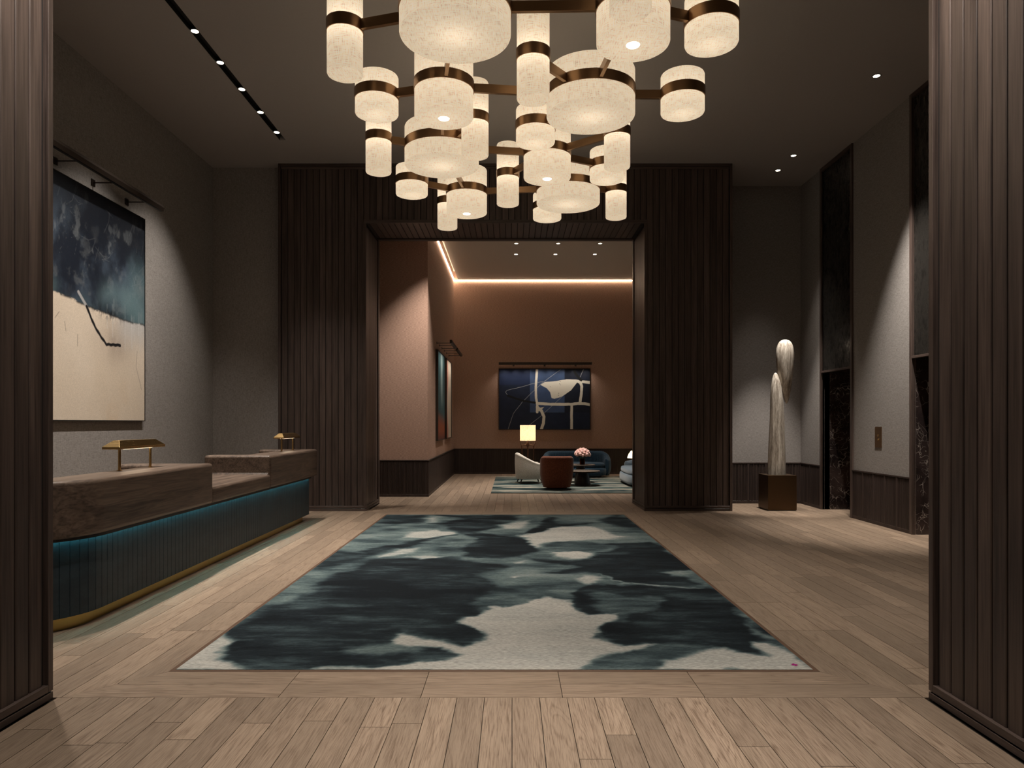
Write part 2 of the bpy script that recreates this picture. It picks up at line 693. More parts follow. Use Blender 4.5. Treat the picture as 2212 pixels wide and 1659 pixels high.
def painted_grid(name, mat, u0, u1, v0, v1, nu, nv, place, colfun, parent, thick):
    """a slab whose face is a fine grid with a colour per vertex; place(u, v, h) -> xyz"""
    U, V = np.meshgrid(np.linspace(u0, u1, nu), np.linspace(v0, v1, nv), indexing='ij')
    C = np.clip(colfun(U, V), 0, 1)
    top = np.stack(place(U, V, thick), -1).reshape(-1, 3)
    corners = [(u0, v0), (u1, v0), (u1, v1), (u0, v1)]
    low = np.array([[float(q) for q in place(np.array(a), np.array(b), 0.0)] for a, b in corners])
    vs = np.concatenate([top, low])
    idx = np.arange(nu * nv).reshape(nu, nv)
    q = np.stack([idx[:-1, :-1], idx[1:, :-1], idx[1:, 1:], idx[:-1, 1:]], -1).reshape(-1, 4)
    faces = q.tolist()
    L = nu * nv
    edge = [idx[:, 0].tolist(), idx[-1, :].tolist(), idx[::-1, -1].tolist(), idx[0, ::-1].tolist()]
    for k, e in enumerate(edge):
        faces.append([L + k] + [L + (k + 1) % 4] + e[::-1])
    faces.append([L + 3, L + 2, L + 1, L])
    me = bpy.data.meshes.new(name)
    me.from_pydata(vs.tolist(), [], faces)
    at = me.color_attributes.new('paint', 'FLOAT_COLOR', 'POINT')
    cc = np.ones((len(vs), 4), np.float32)
    cc[:L, :3] = C.reshape(-1, 3)
    cc[L:, :3] = C.reshape(-1, 3).mean(0)
    at.data.foreach_set('color', cc.ravel())
    bm = bmesh.new()
    bm.from_mesh(me)
    bmesh.ops.recalc_face_normals(bm, faces=bm.faces)
    bm.to_mesh(me)
    bm.free()
    me.materials.append(M[mat])
    return link(name, me, parent)


# ------------------------------------------------------------------ dimensions of the place
XL, XR = -5.19, 5.40              # lobby side walls
YB_L, YB_R = 12.34, 13.30         # back walls beside the portal
ZC = 5.93                         # lobby ceiling
OX0, OX1 = -2.49, 2.26            # portal openings
Y0P = 3.88                        # end of the near passage
YF, YK = 12.13, 13.30             # front and back of the far portal
PX0, PX1 = -3.99, 3.76
ZO = 4.92                         # head of the portal openings
LX, LY, LZ = -1.72, 21.0, 5.72    # lounge: left wall, back wall, ceiling
PIER = 14.5
RUG = (-2.043, 1.828, 4.32, 11.64)
BX0, BX1, BY0, BY1 = -2.465, 2.25, 3.885, 12.065
EL = [(11.30, 12.36), (8.45, 9.56)]   # lift openings in the right wall

# ------------------------------------------------------------------ shell
box('wall_left', 'grey_linen', (XL - 0.2, XL, Y0P - 0.2, YB_L + 0.2, 0, ZC + 0.1))['kind'] = 'structure'
box('wall_back_left', 'grey_linen', (XL, PX0 + 0.3, YB_L, YB_L + 0.2, 0, ZC + 0.1))['kind'] = 'structure'
box('wall_back_right', 'grey_linen', (PX1 - 0.3, XR + 0.2, YB_R, YB_R + 0.2, 0, ZC + 0.1))['kind'] = 'structure'
wr = MB()
for a, b in ((EL[0][1], YB_R), (EL[1][1], EL[0][0]), (Y0P - 0.2, EL[1][0])):
    wr.box(XR, XR + 0.12, a, b, 0, ZC + 0.1)
for a, b in EL:
    wr.box(XR + 0.06, XR + 0.12, a, b, 2.42, ZC + 0.1)
wr.build('wall_right', 'grey_linen')['kind'] = 'structure'
fr = MB()
fr.box(XL, OX0 - 0.06, Y0P - 0.2, Y0P - 0.02, 0, ZC + 0.1)
fr.box(OX1 + 0.06, XR, Y0P - 0.2, Y0P - 0.02, 0, ZC + 0.1)
fr.box(OX0 - 0.06, OX1 + 0.06, Y0P - 0.2, Y0P - 0.02, ZO + 0.05, ZC + 0.1)
fr.build('wall_front', 'grey_linen')['kind'] = 'structure'

# lobby ceiling, built round the slot of the track light
TX, TY0, TY1, TW = -3.59, 4.4, 11.14, 0.048
cl = MB()
cl.box(XL - 0.1, TX - TW, Y0P - 0.2, YB_R + 0.1, ZC, ZC + 0.12)
cl.box(TX + TW, XR + 0.2, Y0P - 0.2, YB_R + 0.1, ZC, ZC + 0.12)
cl.box(TX - TW, TX + TW, Y0P - 0.2, TY0, ZC, ZC + 0.12)
cl.box(TX - TW, TX + TW, TY1, YB_R + 0.1, ZC, ZC + 0.12)
cl.build('ceiling', 'ceiling_paint')['kind'] = 'structure'

# near passage: ceiling and end wall behind the viewer
box('ceiling_passage', 'ceiling_paint', (OX0 - 0.3, OX1 + 0.3, -2.2, Y0P - 0.02, ZO + 0.01, ZO + 0.11))['kind'] = 'structure'
box('wall_passage_end', 'grey_linen', (OX0 - 0.3, OX1 + 0.3, -2.4, -2.2, 0, ZO + 0.1))['kind'] = 'structure'

# lounge shell
box('wall_lounge_back', 'tan_grasscloth', (LX - 0.2, 7.2, LY, LY + 0.2, 0, LZ + 0.3))['kind'] = 'structure'
box('wall_lounge_left', 'tan_grasscloth', (-5.2, LX, PIER, LY + 0.2, 0, LZ + 0.3))['kind'] = 'structure'
box('wall_lounge_side', 'tan_grasscloth', (-5.4, -5.2, 13.1, PIER + 0.2, 0, LZ + 0.3))['kind'] = 'structure'
box('wall_lounge_right', 'tan_grasscloth', (7.0, 7.2, 13.3, LY, 0, LZ + 0.3))['kind'] = 'structure'
wf = MB()
wf.box(-5.2, OX0 - 0.1, YB_R + 0.0, YB_R + 0.06, 0, LZ + 0.3)
wf.box(PX1 + 0.1, 7.0, YB_R + 0.2, YB_R + 0.26, 0, LZ + 0.3)
wf.box(OX0 - 0.1, PX1 + 0.1, YB_R + 0.0, YB_R + 0.06, ZO + 0.1, LZ + 0.3)
wf.build('wall_lounge_front', 'tan_grasscloth')['kind'] = 'structure'
lc = MB()
GAP = 0.13
lc.box(LX + GAP, 7.0, YB_R + 0.06, LY - GAP, LZ, LZ + 0.06)
lc.box(-5.2, LX + GAP, YB_R + 0.06, PIER, LZ, LZ + 0.06)
lc.box(-5.2, 7.0, YB_R + 0.06, LY, LZ + 0.26, LZ + 0.34)
lc.build('ceiling_lounge', 'lounge_ceiling_paint')['kind'] = 'structure'

# ------------------------------------------------------------------ floor: every plank the photograph shows is its own piece
floor = structure('floor')
sub = MB()
sub.box(-5.4, 7.2, -2.4, LY + 0.2, -0.16, -0.014)
so = sub.build('subfloor', 'subfloor', floor)
rects = []      # x0, x1, y0, y1, along


def strip_field(x0, x1, y0, y1, wdt=0.15, phase=0.0, lmin=0.9, lmax=2.0):
    k = math.floor((x0 - phase) / wdt)
    while phase + k * wdt < x1 - 1e-4:
        a, b = max(x0, phase + k * wdt), min(x1, phase + (k + 1) * wdt)
        k += 1
        if b - a < 0.012:
            continue
        y = y0 - random.uniform(0, 1.2)
        while y < y1:
            e = y + random.uniform(lmin, lmax)
            p, q = max(y, y0), min(e, y1)
            if y1 - q < 0.15:
                q, e = y1, y1 + 1
            if q - p > 0.02:
                rects.append((a, b, p, q, 'y'))
            y = e


strip_field(OX0 + 0.005, OX1 - 0.005, -2.2, BY0)
strip_field(XL, BX0, BY0, YB_L, 0.15, BX0)
strip_field(BX1, XR, BY0, YB_R, 0.15, BX1)
strip_field(BX0, BX1, BY1, LY, 0.15, 0.0)
strip_field(LX, BX0, YB_R, PIER, 0.15, BX0)
strip_field(-5.2, BX0, YB_R, PIER, 0.15, BX0)
strip_field(BX1, 7.0, YB_R, LY, 0.15, BX1)
for a, b in EL:
    strip_field(XR, XR + 0.62, a, b, 0.15, XR)


def seen(r):
    """projected size of a plank in the photograph, zero when hidden"""
    x0, x1, y0, y1 = r[:4]
    if y1 < 3.05:
        return 0
    ya, yb = max(y0, 3.05), y1
    xc = (x0 + x1) / 2
    px = 1106 + xc / ((ya + yb) / 2) * FPX
    if px < 100 or px > 2060 or (x1 < -3.22 and yb < 11.2) or (yb > 13.3 and x1 < LX and ya > PIER) or (yb > 13.4 and x0 > 2.3 * ya / 13.3):
        return 0
    if ya > PX0 and (xc < PX0 or xc < OX0) and ya > YF:
        return 0
    return (x1 - x0) / ya * FPX * (1.5 * FPX / ya - 1.5 * FPX / yb)


unit = {}
for ax in 'xy':
    unit[ax] = MB().box(-0.5, 0.5, -0.5, 0.5, -1, 0).mesh('plank', 'oak_along_' + ax)


def plank(x0, x1, y0, y1, ax):
    g = 0.0018
    o = link('plank', unit[ax], floor, ((x0 + x1) / 2, (y0 + y1) / 2, 0))
    o.scale = (x1 - x0 - 2 * g, y1 - y0 - 2 * g, 0.014)
    return o


rects.sort(key=seen, reverse=True)
BORDER_N = 56
for r in rects[:296 - BORDER_N]:
    plank(*r)
rest = MB()
for x0, x1, y0, y1, ax in rects[296 - BORDER_N:]:
    g = 0.0018
    rest.box(x0 + g, x1 - g, y0 + g, y1 - g, -0.014, 0)
tag(rest.build('planking', 'oak_along_y', floor), kind='stuff')
# mitred border round the sunk rug: two rows, joints every 0.78 m
EDGE = 0.03
ring = [(RUG[0] - EDGE, RUG[1] + EDGE, RUG[2] - EDGE, RUG[3] + EDGE), None, (BX0, BX1, BY0, BY1)]
ring[1] = tuple((ring[0][i] + ring[2][i]) / 2 for i in range(4))
for lv in range(2):
    i0, o0 = ring[lv], ring[lv + 1]
    for side in ('front', 'back', 'left', 'right'):
        if side in ('front', 'back'):
            s0, s1, t0, t1 = i0[0], i0[1], o0[0], o0[1]
            js = [-1.28, -0.50, 0.277, 1.055]
        else:
            s0, s1, t0, t1 = i0[2], i0[3], o0[2], o0[3]
            js = [5.14 + 0.81 * k for k in range(8)]
        cuts = [None] + js + [None]
        for a, b in zip(cuts[:-1], cuts[1:]):
            g = 0.0018
            ia, oa = (s0, t0) if a is None else (a + g, a + g)
            ib, ob = (s1, t1) if b is None else (b - g, b - g)
            inn = {'front': i0[2], 'back': i0[3], 'left': i0[0], 'right': i0[1]}[side]
            out = {'front': o0[2], 'back': o0[3], 'left': o0[0], 'right': o0[1]}[side]
            sg = 1 if out > inn else -1
            inn, out = inn + sg * g, out - sg * g
            P = [(ia, inn), (ib, inn), (ob, out), (oa, out)]
            if side in ('left', 'right'):
                P = [(q, p) for p, q in P]
            ar = sum(P[k][0] * P[(k + 1) % 4][1] - P[(k + 1) % 4][0] * P[k][1] for k in range(4))
            if ar < 0:
                P = P[::-1]
            cx, cy = sum(p[0] for p in P) / 4, sum(p[1] for p in P) / 4
            MB().prism([(p[0] - cx, p[1] - cy) for p in P], -0.014, 0.0).build(
                'border_plank', 'oak_along_x' if side in ('front', 'back') else 'oak_along_y', floor, None, (cx, cy, 0))
ts = MB()
e0 = ring[0]
ts.box(e0[0], e0[1], e0[2], RUG[2] - 0.002, -0.014, 0.001)
ts.box(e0[0], e0[1], RUG[3] + 0.002, e0[3], -0.014, 0.001)
ts.box(e0[0], RUG[0] - 0.002, RUG[2] - 0.002, RUG[3] + 0.002, -0.014, 0.001)
ts.box(RUG[1] + 0.002, e0[1], RUG[2] - 0.002, RUG[3] + 0.002, -0.014, 0.001)
ts.build('rug_edging', 'trim_strip', floor)


# ------------------------------------------------------------------ wood clad portals
plank_cache = {}


def wall_plank(parent, size, loc, axis):
    """size = (across, thick, long); axis: 'x' front facing, 's' side facing, 'h' soffit"""
    key = (tuple(round(s, 4) for s in size), axis)
    if key not in plank_cache:
        a, t, L = size[0] / 2, size[1] / 2, size[2] / 2
        c = 0.004
        sec = [(-a, t), (-a, -t + c), (-a + c, -t), (a - c, -t), (a, -t + c), (a, t)]
        m = MB()
        n = 6
        vs = [(p, q, -L) for p, q in sec] + [(p, q, L) for p, q in sec]
        fs = [tuple(range(n)), tuple(reversed(range(n, 2 * n)))] + [(i, i + n, (i + 1) % n + n, (i + 1) % n) for i in range(n)]
        if axis == 's+':      # looks towards +x
            vs = [(-q, p, z) for p, q, z in vs]
        elif axis == 's-':
            vs = [(q, p, z) for p, q, z in vs]
        elif axis == 'h':     # looks down
            vs = [(p, z, q) for p, q, z in vs]
        m.add(vs, fs)
        plank_cache[key] = m.mesh('plank', 'dark_wood_along_y' if axis == 'h' else 'dark_wood_upright')
    return link('plank', plank_cache[key], parent, loc)


PT, PIT, GP = 0.014, 0.107, 0.010     # plank thickness, pitch, groove


def plank_run(parent, a0, a1, z0, z1, plane, axis):
    n = max(1, round((a1 - a0) / PIT))
    p = (a1 - a0) / n
    for i in range(n):
        c = a0 + (i + 0.5) * p
        sz = (p - GP, PT, z1 - z0)
        zc = (z0 + z1) / 2
        if axis == 'x':
            wall_plank(parent, sz, (c, plane, zc), 'x')
        elif axis in ('s+', 's-'):
            wall_plank(parent, sz, (plane, c, zc), axis)


DP = 0.022
portal = structure('wall_portal')
co = MB()
d0 = 0.03
co.box(PX0 + d0, OX0 - d0, YF + d0, YK - 0.005, 0.01, ZC)
co.box(OX1 + d0, PX1 - d0, YF + d0, YK - 0.005, 0.01, ZC)
co.box(OX0 - d0, OX1 + d0, YF + d0, YK - 0.005, ZO + d0, ZC)
co.build('core', 'wood_core', portal)
ppl = YF + DP + PT / 2 - 0.002
plank_run(portal, PX0 + 0.05, OX0 - 0.045, 0.085, ZC - 0.09, ppl, 'x')
plank_run(portal, OX1 + 0.045, PX1 - 0.05, 0.085, ZC - 0.09, ppl, 'x')
plank_run(portal, OX0 - 0.045, OX1 + 0.045, ZO + 0.05, ZC - 0.09, ppl, 'x')
plank_run(portal, YF + 0.05, YK - 0.05, 0.085, ZO - 0.035, OX0 - DP - PT / 2 + 0.002, 's+')
plank_run(portal, YF + 0.05, YK - 0.05, 0.085, ZO - 0.035, OX1 + DP + PT / 2 - 0.002, 's-')
n = round((OX1 - OX0 - 0.06) / PIT)
p = (OX1 - OX0 - 0.06) / n
for i in range(n):
    wall_plank(portal, (p - GP, PT, YK - YF - 0.1), (OX0 + 0.03 + (i + 0.5) * p, (YF + YK) / 2, ZO + DP + PT / 2), 'h')


def bar(name, mat, b, parent):
    return box(name, mat, b, parent, 0.002, 1)


V, H = 'dark_wood_upright', 'dark_wood_along_x'
for x0, x1 in ((PX0, PX0 + 0.042), (PX1 - 0.042, PX1)):
    bar('corner_post', V, (x0, x1, YF, YK, 0, ZC), portal)
bar('crown_trim', H, (PX0 + 0.042, PX1 - 0.042, YF, YF + 0.05, ZC - 0.042, ZC), portal)
bar('top_rail', H, (PX0 + 0.05, PX1 - 0.05, YF + 0.006, YF + 0.05, ZC - 0.09, ZC - 0.05), portal)
bar('head_rail', H, (OX0 - 0.045, OX1 + 0.045, YF, YF + 0.05, ZO, ZO + 0.05), portal)
bar('head_rail', H, (OX0 - 0.045, OX1 + 0.045, YK - 0.05, YK + 0.07, ZO, ZO + 0.05), portal)
for sx, x0, x1 in ((-1, PX0 + 0.042, OX0), (1, OX1, PX1 - 0.042)):
    bar('baseboard', H, (x0, x1, YF, YF + 0.05, 0, 0.04), portal)
    bar('bottom_rail', H, (x0, x1, YF + 0.001, YF + 0.05, 0.048, 0.085), portal)
for sx, xa, xb in ((-1, OX0 - 0.05, OX0), (1, OX1, OX1 + 0.05)):
    e = 0.045
    bar('stile', V, (xa, xb, YF, YF + 0.045, 0.085, ZO), portal)
    bar('stile', V, (xa, xb, YK - 0.045, YK + 0.07, 0, ZO), portal)
    bar('baseboard', 'dark_wood_along_y', (xa, xb, YF + 0.05, YK - 0.045, 0, 0.04), portal)
    bar('bottom_rail', 'dark_wood_along_y', (xa + (0.0 if sx < 0 else 0.001), xb - (0.001 if sx < 0 else 0), YF + 0.05, YK - 0.045, 0.048, 0.085), portal)

# near portal: the passage walls on either side of the viewer
for name, xin, sg in (('wall_passage_left', OX0 - 0.013, -1), ('wall_passage_right', OX1 + 0.012, 1)):
    root = structure(name)
    xo = xin + sg * 0.3
    lo, hi = min(xin + sg * 0.03, xo), max(xin + sg * 0.03, xo)
    MB().box(lo, hi, -2.2, Y0P - 0.02, 0.006, ZO + 0.05).build('core', 'wood_core', root)
    npl = 22
    yend = Y0P - 0.034
    for i in range(npl):
        c = yend - 0.022 - (i + 0.5) * 0.106
        wall_plank(root, (0.106 - GP, PT, ZO - 0.08), (xin + sg * (DP + PT / 2 - 0.001), c, 0.085 + (ZO - 0.08) / 2), 's+' if sg < 0 else 's-')
    y_in = yend - 0.022 - npl * 0.106
    a, b = (xin - 0.05, xin) if sg < 0 else (xin, xin + 0.05)
    bar('stile', V, (a, b, Y0P - 0.04, Y0P, 0.045, ZO), root)
    bar('baseboard', 'dark_wood_along_y', (a, b, y_in, Y0P, 0, 0.037), root)
    bar('bottom_rail', 'dark_wood_along_y', (a, b, y_in, Y0P - 0.04, 0.045, 0.085), root)
    bar('end_panel', V, (min(xin, xo), max(xin, xo), Y0P - 0.021, Y0P - 0.004, 0.0, ZO) if False else (min(xin + sg * 0.05, xo), max(xin + sg * 0.05, xo), Y0P - 0.02, Y0P, 0.0, ZO), root)
    MB().box(lo, hi, -2.2, y_in, 0, ZO).build('lining', 'dark_wood_upright', root)


# ------------------------------------------------------------------ ribbed wainscots
def wainscot(name, axis, a0, a1, plane, face, z1=0.765, panel=0.36):
    """axis 'x': runs along x at y = plane; 'y': runs along y at x = plane; face = which way it looks (+1/-1)"""
    root = structure(name)

    def bx(m, s0, s1, d_in, d_out, z0, zz):
        lo, hi = sorted((plane + face * d_in, plane + face * d_out))
        if axis == 'x':
            m.box(s0, s1, lo, hi, z0, zz)
        else:
            m.box(lo, hi, s0, s1, z0, zz)
        return m
    bx(MB(), a0, a1, 0.0005, 0.008, 0.0, z1 - 0.02).build('backing', 'wainscot_wood', root)
    ribs = MB()
    k = a0 + 0.012
    while k < a1 - 0.014:
        bx(ribs, k, k + 0.015, 0.008, 0.02, 0.05, z1 - 0.03)
        k += 0.028
    tag(ribs.build('ribbing', 'wainscot_wood', root), kind='stuff')
    bx(MB(), a0, a1, 0.0005, 0.026, z1 - 0.022, z1).build('cap_rail', 'wainscot_wood', root, bevel=0.002, seg=1)
    bx(MB(), a0, a1, 0.0005, 0.022, 0.0, 0.05).build('base_rail', 'wainscot_wood', root, bevel=0.002, seg=1)
    if panel:
        n = max(1, round((a1 - a0) / panel))
        for i in range(n + 1):
            c = a0 + (a1 - a0) * i / n
            s0, s1 = max(a0, c - 0.018), min(a1, c + 0.018)
            bx(MB(), s0, s1, 0.008, 0.024, 0.05, z1 - 0.022).build('stile', 'wainscot_wood', root, bevel=0.002, seg=1)
    return root


wainscot('trim_1', 'x', PX1, XR, YB_R, -1)
wainscot('trim_2', 'y', EL[0][1] + 0.055, YB_R - 0.026, XR, -1)
wainscot('trim_3', 'y', EL[1][1] + 0.055, EL[0][0] - 0.055, XR, -1)
wainscot('trim_4', 'y', Y0P, EL[1][0] - 0.055, XR, -1)
wainscot('trim_5', 'y', Y0P, YB_L - 0.026, XL, 1)
wainscot('trim_6', 'x', XL, PX0, YB_L, -1)
wainscot('trim_7', 'x', -5.2, LX + 0.026, PIER, -1, 0.75, 0)
wainscot('trim_8', 'y', PIER, LY - 0.026, LX, 1, 0.75, 0)
wainscot('trim_9', 'x', LX, 7.0, LY, -1, 0.75, 0)

# ------------------------------------------------------------------ lift doorways in the right wall: frame, mirror above, marble jambs
for i, (ya, yb) in enumerate(EL):
    d = structure('door_%d' % (i + 1))
    xf0, xf1 = XR - 0.03, XR + 0.03
    zt = 2.37
    bar('frame_post', V, (xf0, xf1, yb, yb + 0.055, 0, ZC), d)
    bar('frame_post', V, (xf0, xf1, ya - 0.055, ya, 0, ZC), d)
    bar('frame_head', 'dark_wood_along_y', (xf0, xf1, ya, yb, ZC - 0.06, ZC), d)
    bar('frame_rail', 'dark_wood_along_y', (xf0, xf1, ya, yb, zt, zt + 0.032), d)
    box('mirror_panel', 'antique_mirror', (XR + 0.008, XR + 0.03, ya, yb, zt + 0.032, ZC - 0.06), d)
    box('marble_jamb', 'dark_marble', (XR + 0.03, XR + 0.62, yb, yb + 0.04, 0, zt), d)
    box('marble_jamb', 'dark_marble', (XR + 0.03, XR + 0.62, ya - 0.04, ya, 0, zt), d)
    box('marble_soffit', 'dark_marble', (XR + 0.03, XR + 0.62, ya, yb, zt - 0.0, zt + 0.03), d)
    ym = (ya + yb) / 2
    box('door_leaf', 'elevator_metal', (XR + 0.58, XR + 0.61, ya, ym - 0.002, 0.0, zt), d)
    box('door_leaf', 'elevator_metal', (XR + 0.58, XR + 0.61, ym + 0.002, yb, 0.0, zt), d)
cp = thing('call_plate', 'small bronze call button plate on the linen wall between the lift doorways', 'call plate', (XR, 10.475, 1.14))
MB().box(-0.008, 0, -0.095, 0.095, 0, 0.305).build('plate', 'bronze_bar', cp, bevel=0.002)
for z in (0.175, 0.115):
    MB().lathe([(0.0, 0), (0.016, 0), (0.016, 0.006)], 20).build('button', 'brass', cp, R(40), (-0.008, 0, z)).rotation_euler = (0, -PI / 2, 0)

# ------------------------------------------------------------------ lobby rug: watery blots of ink, teal and pale grey
def z3(pts):
    return [on_floor(340 + x / 2.836, 1080 + y / 2.836) for x, y in pts]


def z4(pts):
    return [on_floor(1060 + x / 2.989, 1080 + y / 2.989) for x, y in pts]


BLOTS = [
    # (outline, tone 0 dark .. 1 pale, softness in metres)
    (z3([(430, 800), (560, 720), (900, 600), (1100, 470), (1250, 420), (1330, 370), (1700, 345), (1900, 365), (2110, 410), (2050, 440), (1950, 460), (2090, 525), (2000, 565), (1900, 640), (1985, 700), (1850, 760), (1965, 800), (1850, 890), (1700, 840), (1500, 800), (1420, 850), (1350, 890), (1090, 915), (1400, 930), (1500, 1000), (1250, 1032), (950, 1032), (520, 1022), (440, 940), (470, 880), (400, 860)]), 0.15, 0.07),
    (z3([(1100, 585), (1250, 440), (1330, 385), (1700, 360), (2090, 410), (1950, 450), (1500, 440), (1350, 520), (1900, 560), (1650, 600), (1300, 610)]), 0.08, 0.10),
    (z3([(520, 735), (700, 720), (900, 740), (1150, 690), (1100, 650), (900, 690), (700, 700)]), 0.05, 0.10),
    (z3([(1100, 930), (1350, 895), (1500, 870), (1620, 900), (1400, 960), (1150, 965)]), 0.55, 0.06),
    (z3([(1500, 960), (1600, 905), (1760, 905), (1810, 935), (1700, 975), (1520, 1000)]), 0.36, 0.05),
    (z3([(1750, 150), (1900, 120), (2060, 130), (2100, 160), (1950, 195), (2220, 240), (2220, 352), (1850, 348), (1900, 300), (1960, 245), (1850, 208), (1700, 245), (1500, 300), (1300, 335), (1225, 362), (1240, 318), (1400, 282), (1600, 250), (1750, 212), (1830, 198)]), 0.12, 0.07),
    (z3([(930, 440), (1080, 310), (1250, 330), (1200, 370), (1090, 400), (1020, 440)]), 0.18, 0.10),
    (z3([(1340, 130), (1420, 95), (1640, 95), (1600, 130), (1450, 150)]), 0.2, 0.12),
    (z3([(1700, 95), (2212, 95), (2212, 120), (1900, 118)]), 0.15, 0.1),
    (z3([(1500, 235), (1520, 200), (1700, 180), (1830, 208), (1650, 238)]), 0.86, 0.07),
    (z3([(1640, 115), (1700, 105), (1730, 135), (1660, 145)]), 0.8, 0.12),
    (z3([(1300, 352), (1450, 300), (1610, 290), (1500, 322), (1340, 358)]), 0.8, 0.06),
    (z3([(1520, 345), (1600, 335), (1740, 345), (1650, 362)]), 0.85, 0.07),
    # pale sheet at the front, left corner and middle
    (z3([(60, 1050), (390, 838), (520, 860), (445, 900), (452, 960), (505, 1030), (480, 1060)]), 0.92, 0.05),
    (z3([(500, 1034), (950, 1036), (1250, 1034), (1400, 1022), (1400, 1060), (500, 1060)]), 0.8, 0.03),
    (z3([(2230, 630), (2050, 660), (1985, 705), (1860, 760), (1975, 800), (1950, 850), (1850, 895), (1640, 850), (1500, 820), (1415, 862), (1440, 888), (1700, 902), (1815, 935), (1700, 980), (1520, 1003), (1300, 1040), (1300, 1060), (2230, 1060)]), 0.95, 0.035),
    (z4([(-10, 700), (200, 660), (350, 622), (470, 650), (510, 710), (580, 732), (835, 728), (820, 772), (700, 812), (530, 875), (700, 910), (820, 940), (1010, 945), (860, 985), (760, 1030), (660, 1098), (660, 1120), (-10, 1120)]), 0.95, 0.035),
    # right hand side
    (z4([(-10, 228), (250, 255), (300, 320), (200, 367), (-10, 360)]), 0.1, 0.06),
    (z4([(205, 237), (400, 180), (620, 170), (860, 240), (600, 262), (420, 265), (300, 305), (255, 268)]), 0.93, 0.07),
    (z4([(345, 335), (560, 332), (700, 350), (830, 376), (560, 386), (400, 366)]), 0.93, 0.06),
    (z4([(360, 300), (450, 265), (650, 275), (760, 300), (700, 330), (500, 330)]), 0.3, 0.08),
    (z4([(240, 375), (420, 385), (600, 400), (820, 310), (720, 285), (1050, 270), (1300, 445), (1200, 460), (1130, 475), (1260, 490), (1390, 550), (1150, 560), (900, 540), (760, 505), (640, 470), (330, 475), (450, 455), (600, 440), (420, 405)]), 0.13, 0.06),
    (z4([(1120, 470), (1250, 455), (1330, 475), (1200, 488)]), 0.6, 0.06),
    (z4([(480, 600), (620, 552), (760, 535), (900, 555), (1150, 575), (1400, 570), (1700, 800), (1690, 880), (1720, 940), (1790, 1026), (1600, 1000), (1480, 980), (1200, 950), (820, 932), (640, 865), (720, 800), (920, 790), (930, 725), (1100, 690), (1105, 640), (990, 620), (900, 660), (700, 722), (580, 732), (520, 700)]), 0.12, 0.045),
    (z4([(600, 610), (760, 590), (900, 610), (990, 640), (1105, 640), (1100, 690), (930, 712), (830, 728), (700, 722), (640, 690)]), 0.42, 0.07),
    (z4([(1690, 800), (1750, 830), (1860, 900), (1720, 880)]), 0.55, 0.05),
    (z4([(665, 1120), (760, 1030), (900, 982), (1390, 985), (1380, 1020), (1080, 1060), (1220, 1120)]), 0.36, 0.06),
    (z4([(1080, 1120), (1100, 1045), (1300, 1020), (1480, 988), (1700, 1015), (1795, 1028), (1690, 930), (1800, 925), (1950, 1000), (2100, 1110), (2100, 1130)]), 0.9, 0.045),
    (z4([(235, 216), (400, 115), (425, 112), (410, 158), (650, 150), (400, 182), (330, 208)]), 0.08, 0.05),
    (z4([(840, 95), (960, 185), (800, 172), (690, 130)]), 0.14, 0.1),
    (z4([(45, 160), (100, 148), (250, 133), (180, 187), (70, 187)]), 0.85, 0.09),
    (z4([(515, 512), (600, 495), (695, 500), (640, 546), (570, 542)]), 0.85, 0.05),
    (z4([(130, 400), (220, 385), (170, 405)]), 0.85, 0.05),
    (z4([(150, 505), (205, 503), (180, 518)]), 0.9, 0.03),
]
CRACK = z4([(690, 480), (760, 510), (860, 535), (1050, 560), (1330, 570)])
FLECK = on_floor(1716.5, 1437)


def rug_colour(X, Y):
    wx = X + 0.16 * (fbm(X * 2.2, Y * 2.2, 3, 5, 0.6) - 0.5) * 2
    wy = Y + 0.16 * (fbm(X * 2.2 + 40, Y * 2.2, 23, 5, 0.6) - 0.5) * 2
    wx += 0.05 * (fbm(X * 5, Y * 16, 61, 3) - 0.5)
    tone = 0.47 + 0.34 * (fbm(X * 1.1, Y * 1.6, 5, 5, 0.6) - 0.5) * 2
    tone = np.clip(tone, 0.2, 0.72)
    for pts, tn, soft in BLOTS:
        sd = poly_sd(wx, wy, pts)
        k = sstep(-soft, soft, sd)
        rim = np.exp(-(sd / 0.09) ** 2) * 0.05
        tone = tone * (1 - k) + tn * k - rim * (tn < 0.5)
    k = np.exp(-(seg_dist(wx, wy, CRACK) / 0.02) ** 2)
    tone = tone + 0.3 * k
    dark = sstep(0.6, 0.2, tone)
    tone = tone + (0.30 + 0.42 * dark) * (fbm(X * 1.7, Y * 6, 9, 6, 0.68) - 0.5) + 0.16 * (fbm(X * 7, Y * 38, 31, 3) - 0.5) + 0.34 * dark * (fbm(X * 1.4, Y * 1.9, 47, 5, 0.6) - 0.46)
    tone = np.clip(tone, 0, 1)
    st = np.array([0, 0.18, 0.36, 0.52, 0.7, 0.86, 1.0])
    cs = np.array([[.0075, .0105, .0135], [.015, .022, .027], [.045, .067, .075], [.112, .152, .155], [.225, .258, .25], [.37, .375, .35], [.455, .445, .41]])
    C = np.stack([np.interp(tone, st, cs[:, i]) for i in range(3)], -1)
    f = ((X - FLECK[0]) / 0.018) ** 2 + ((Y - FLECK[1]) / 0.02) ** 2 < 1
    C[f] = (0.30, 0.01, 0.16)
    return C


rug = painted_grid('area_rug', 'rug_wool', RUG[0], RUG[1], RUG[2], RUG[3], 300, 560,
                   lambda u, v, h: (u, v, -0.0135 + h + 0 * u), rug_colour, None, 0.0165)
tag(rug, 'large ink blot patterned teal, charcoal and pale grey rug on the lobby floor', 'rug')

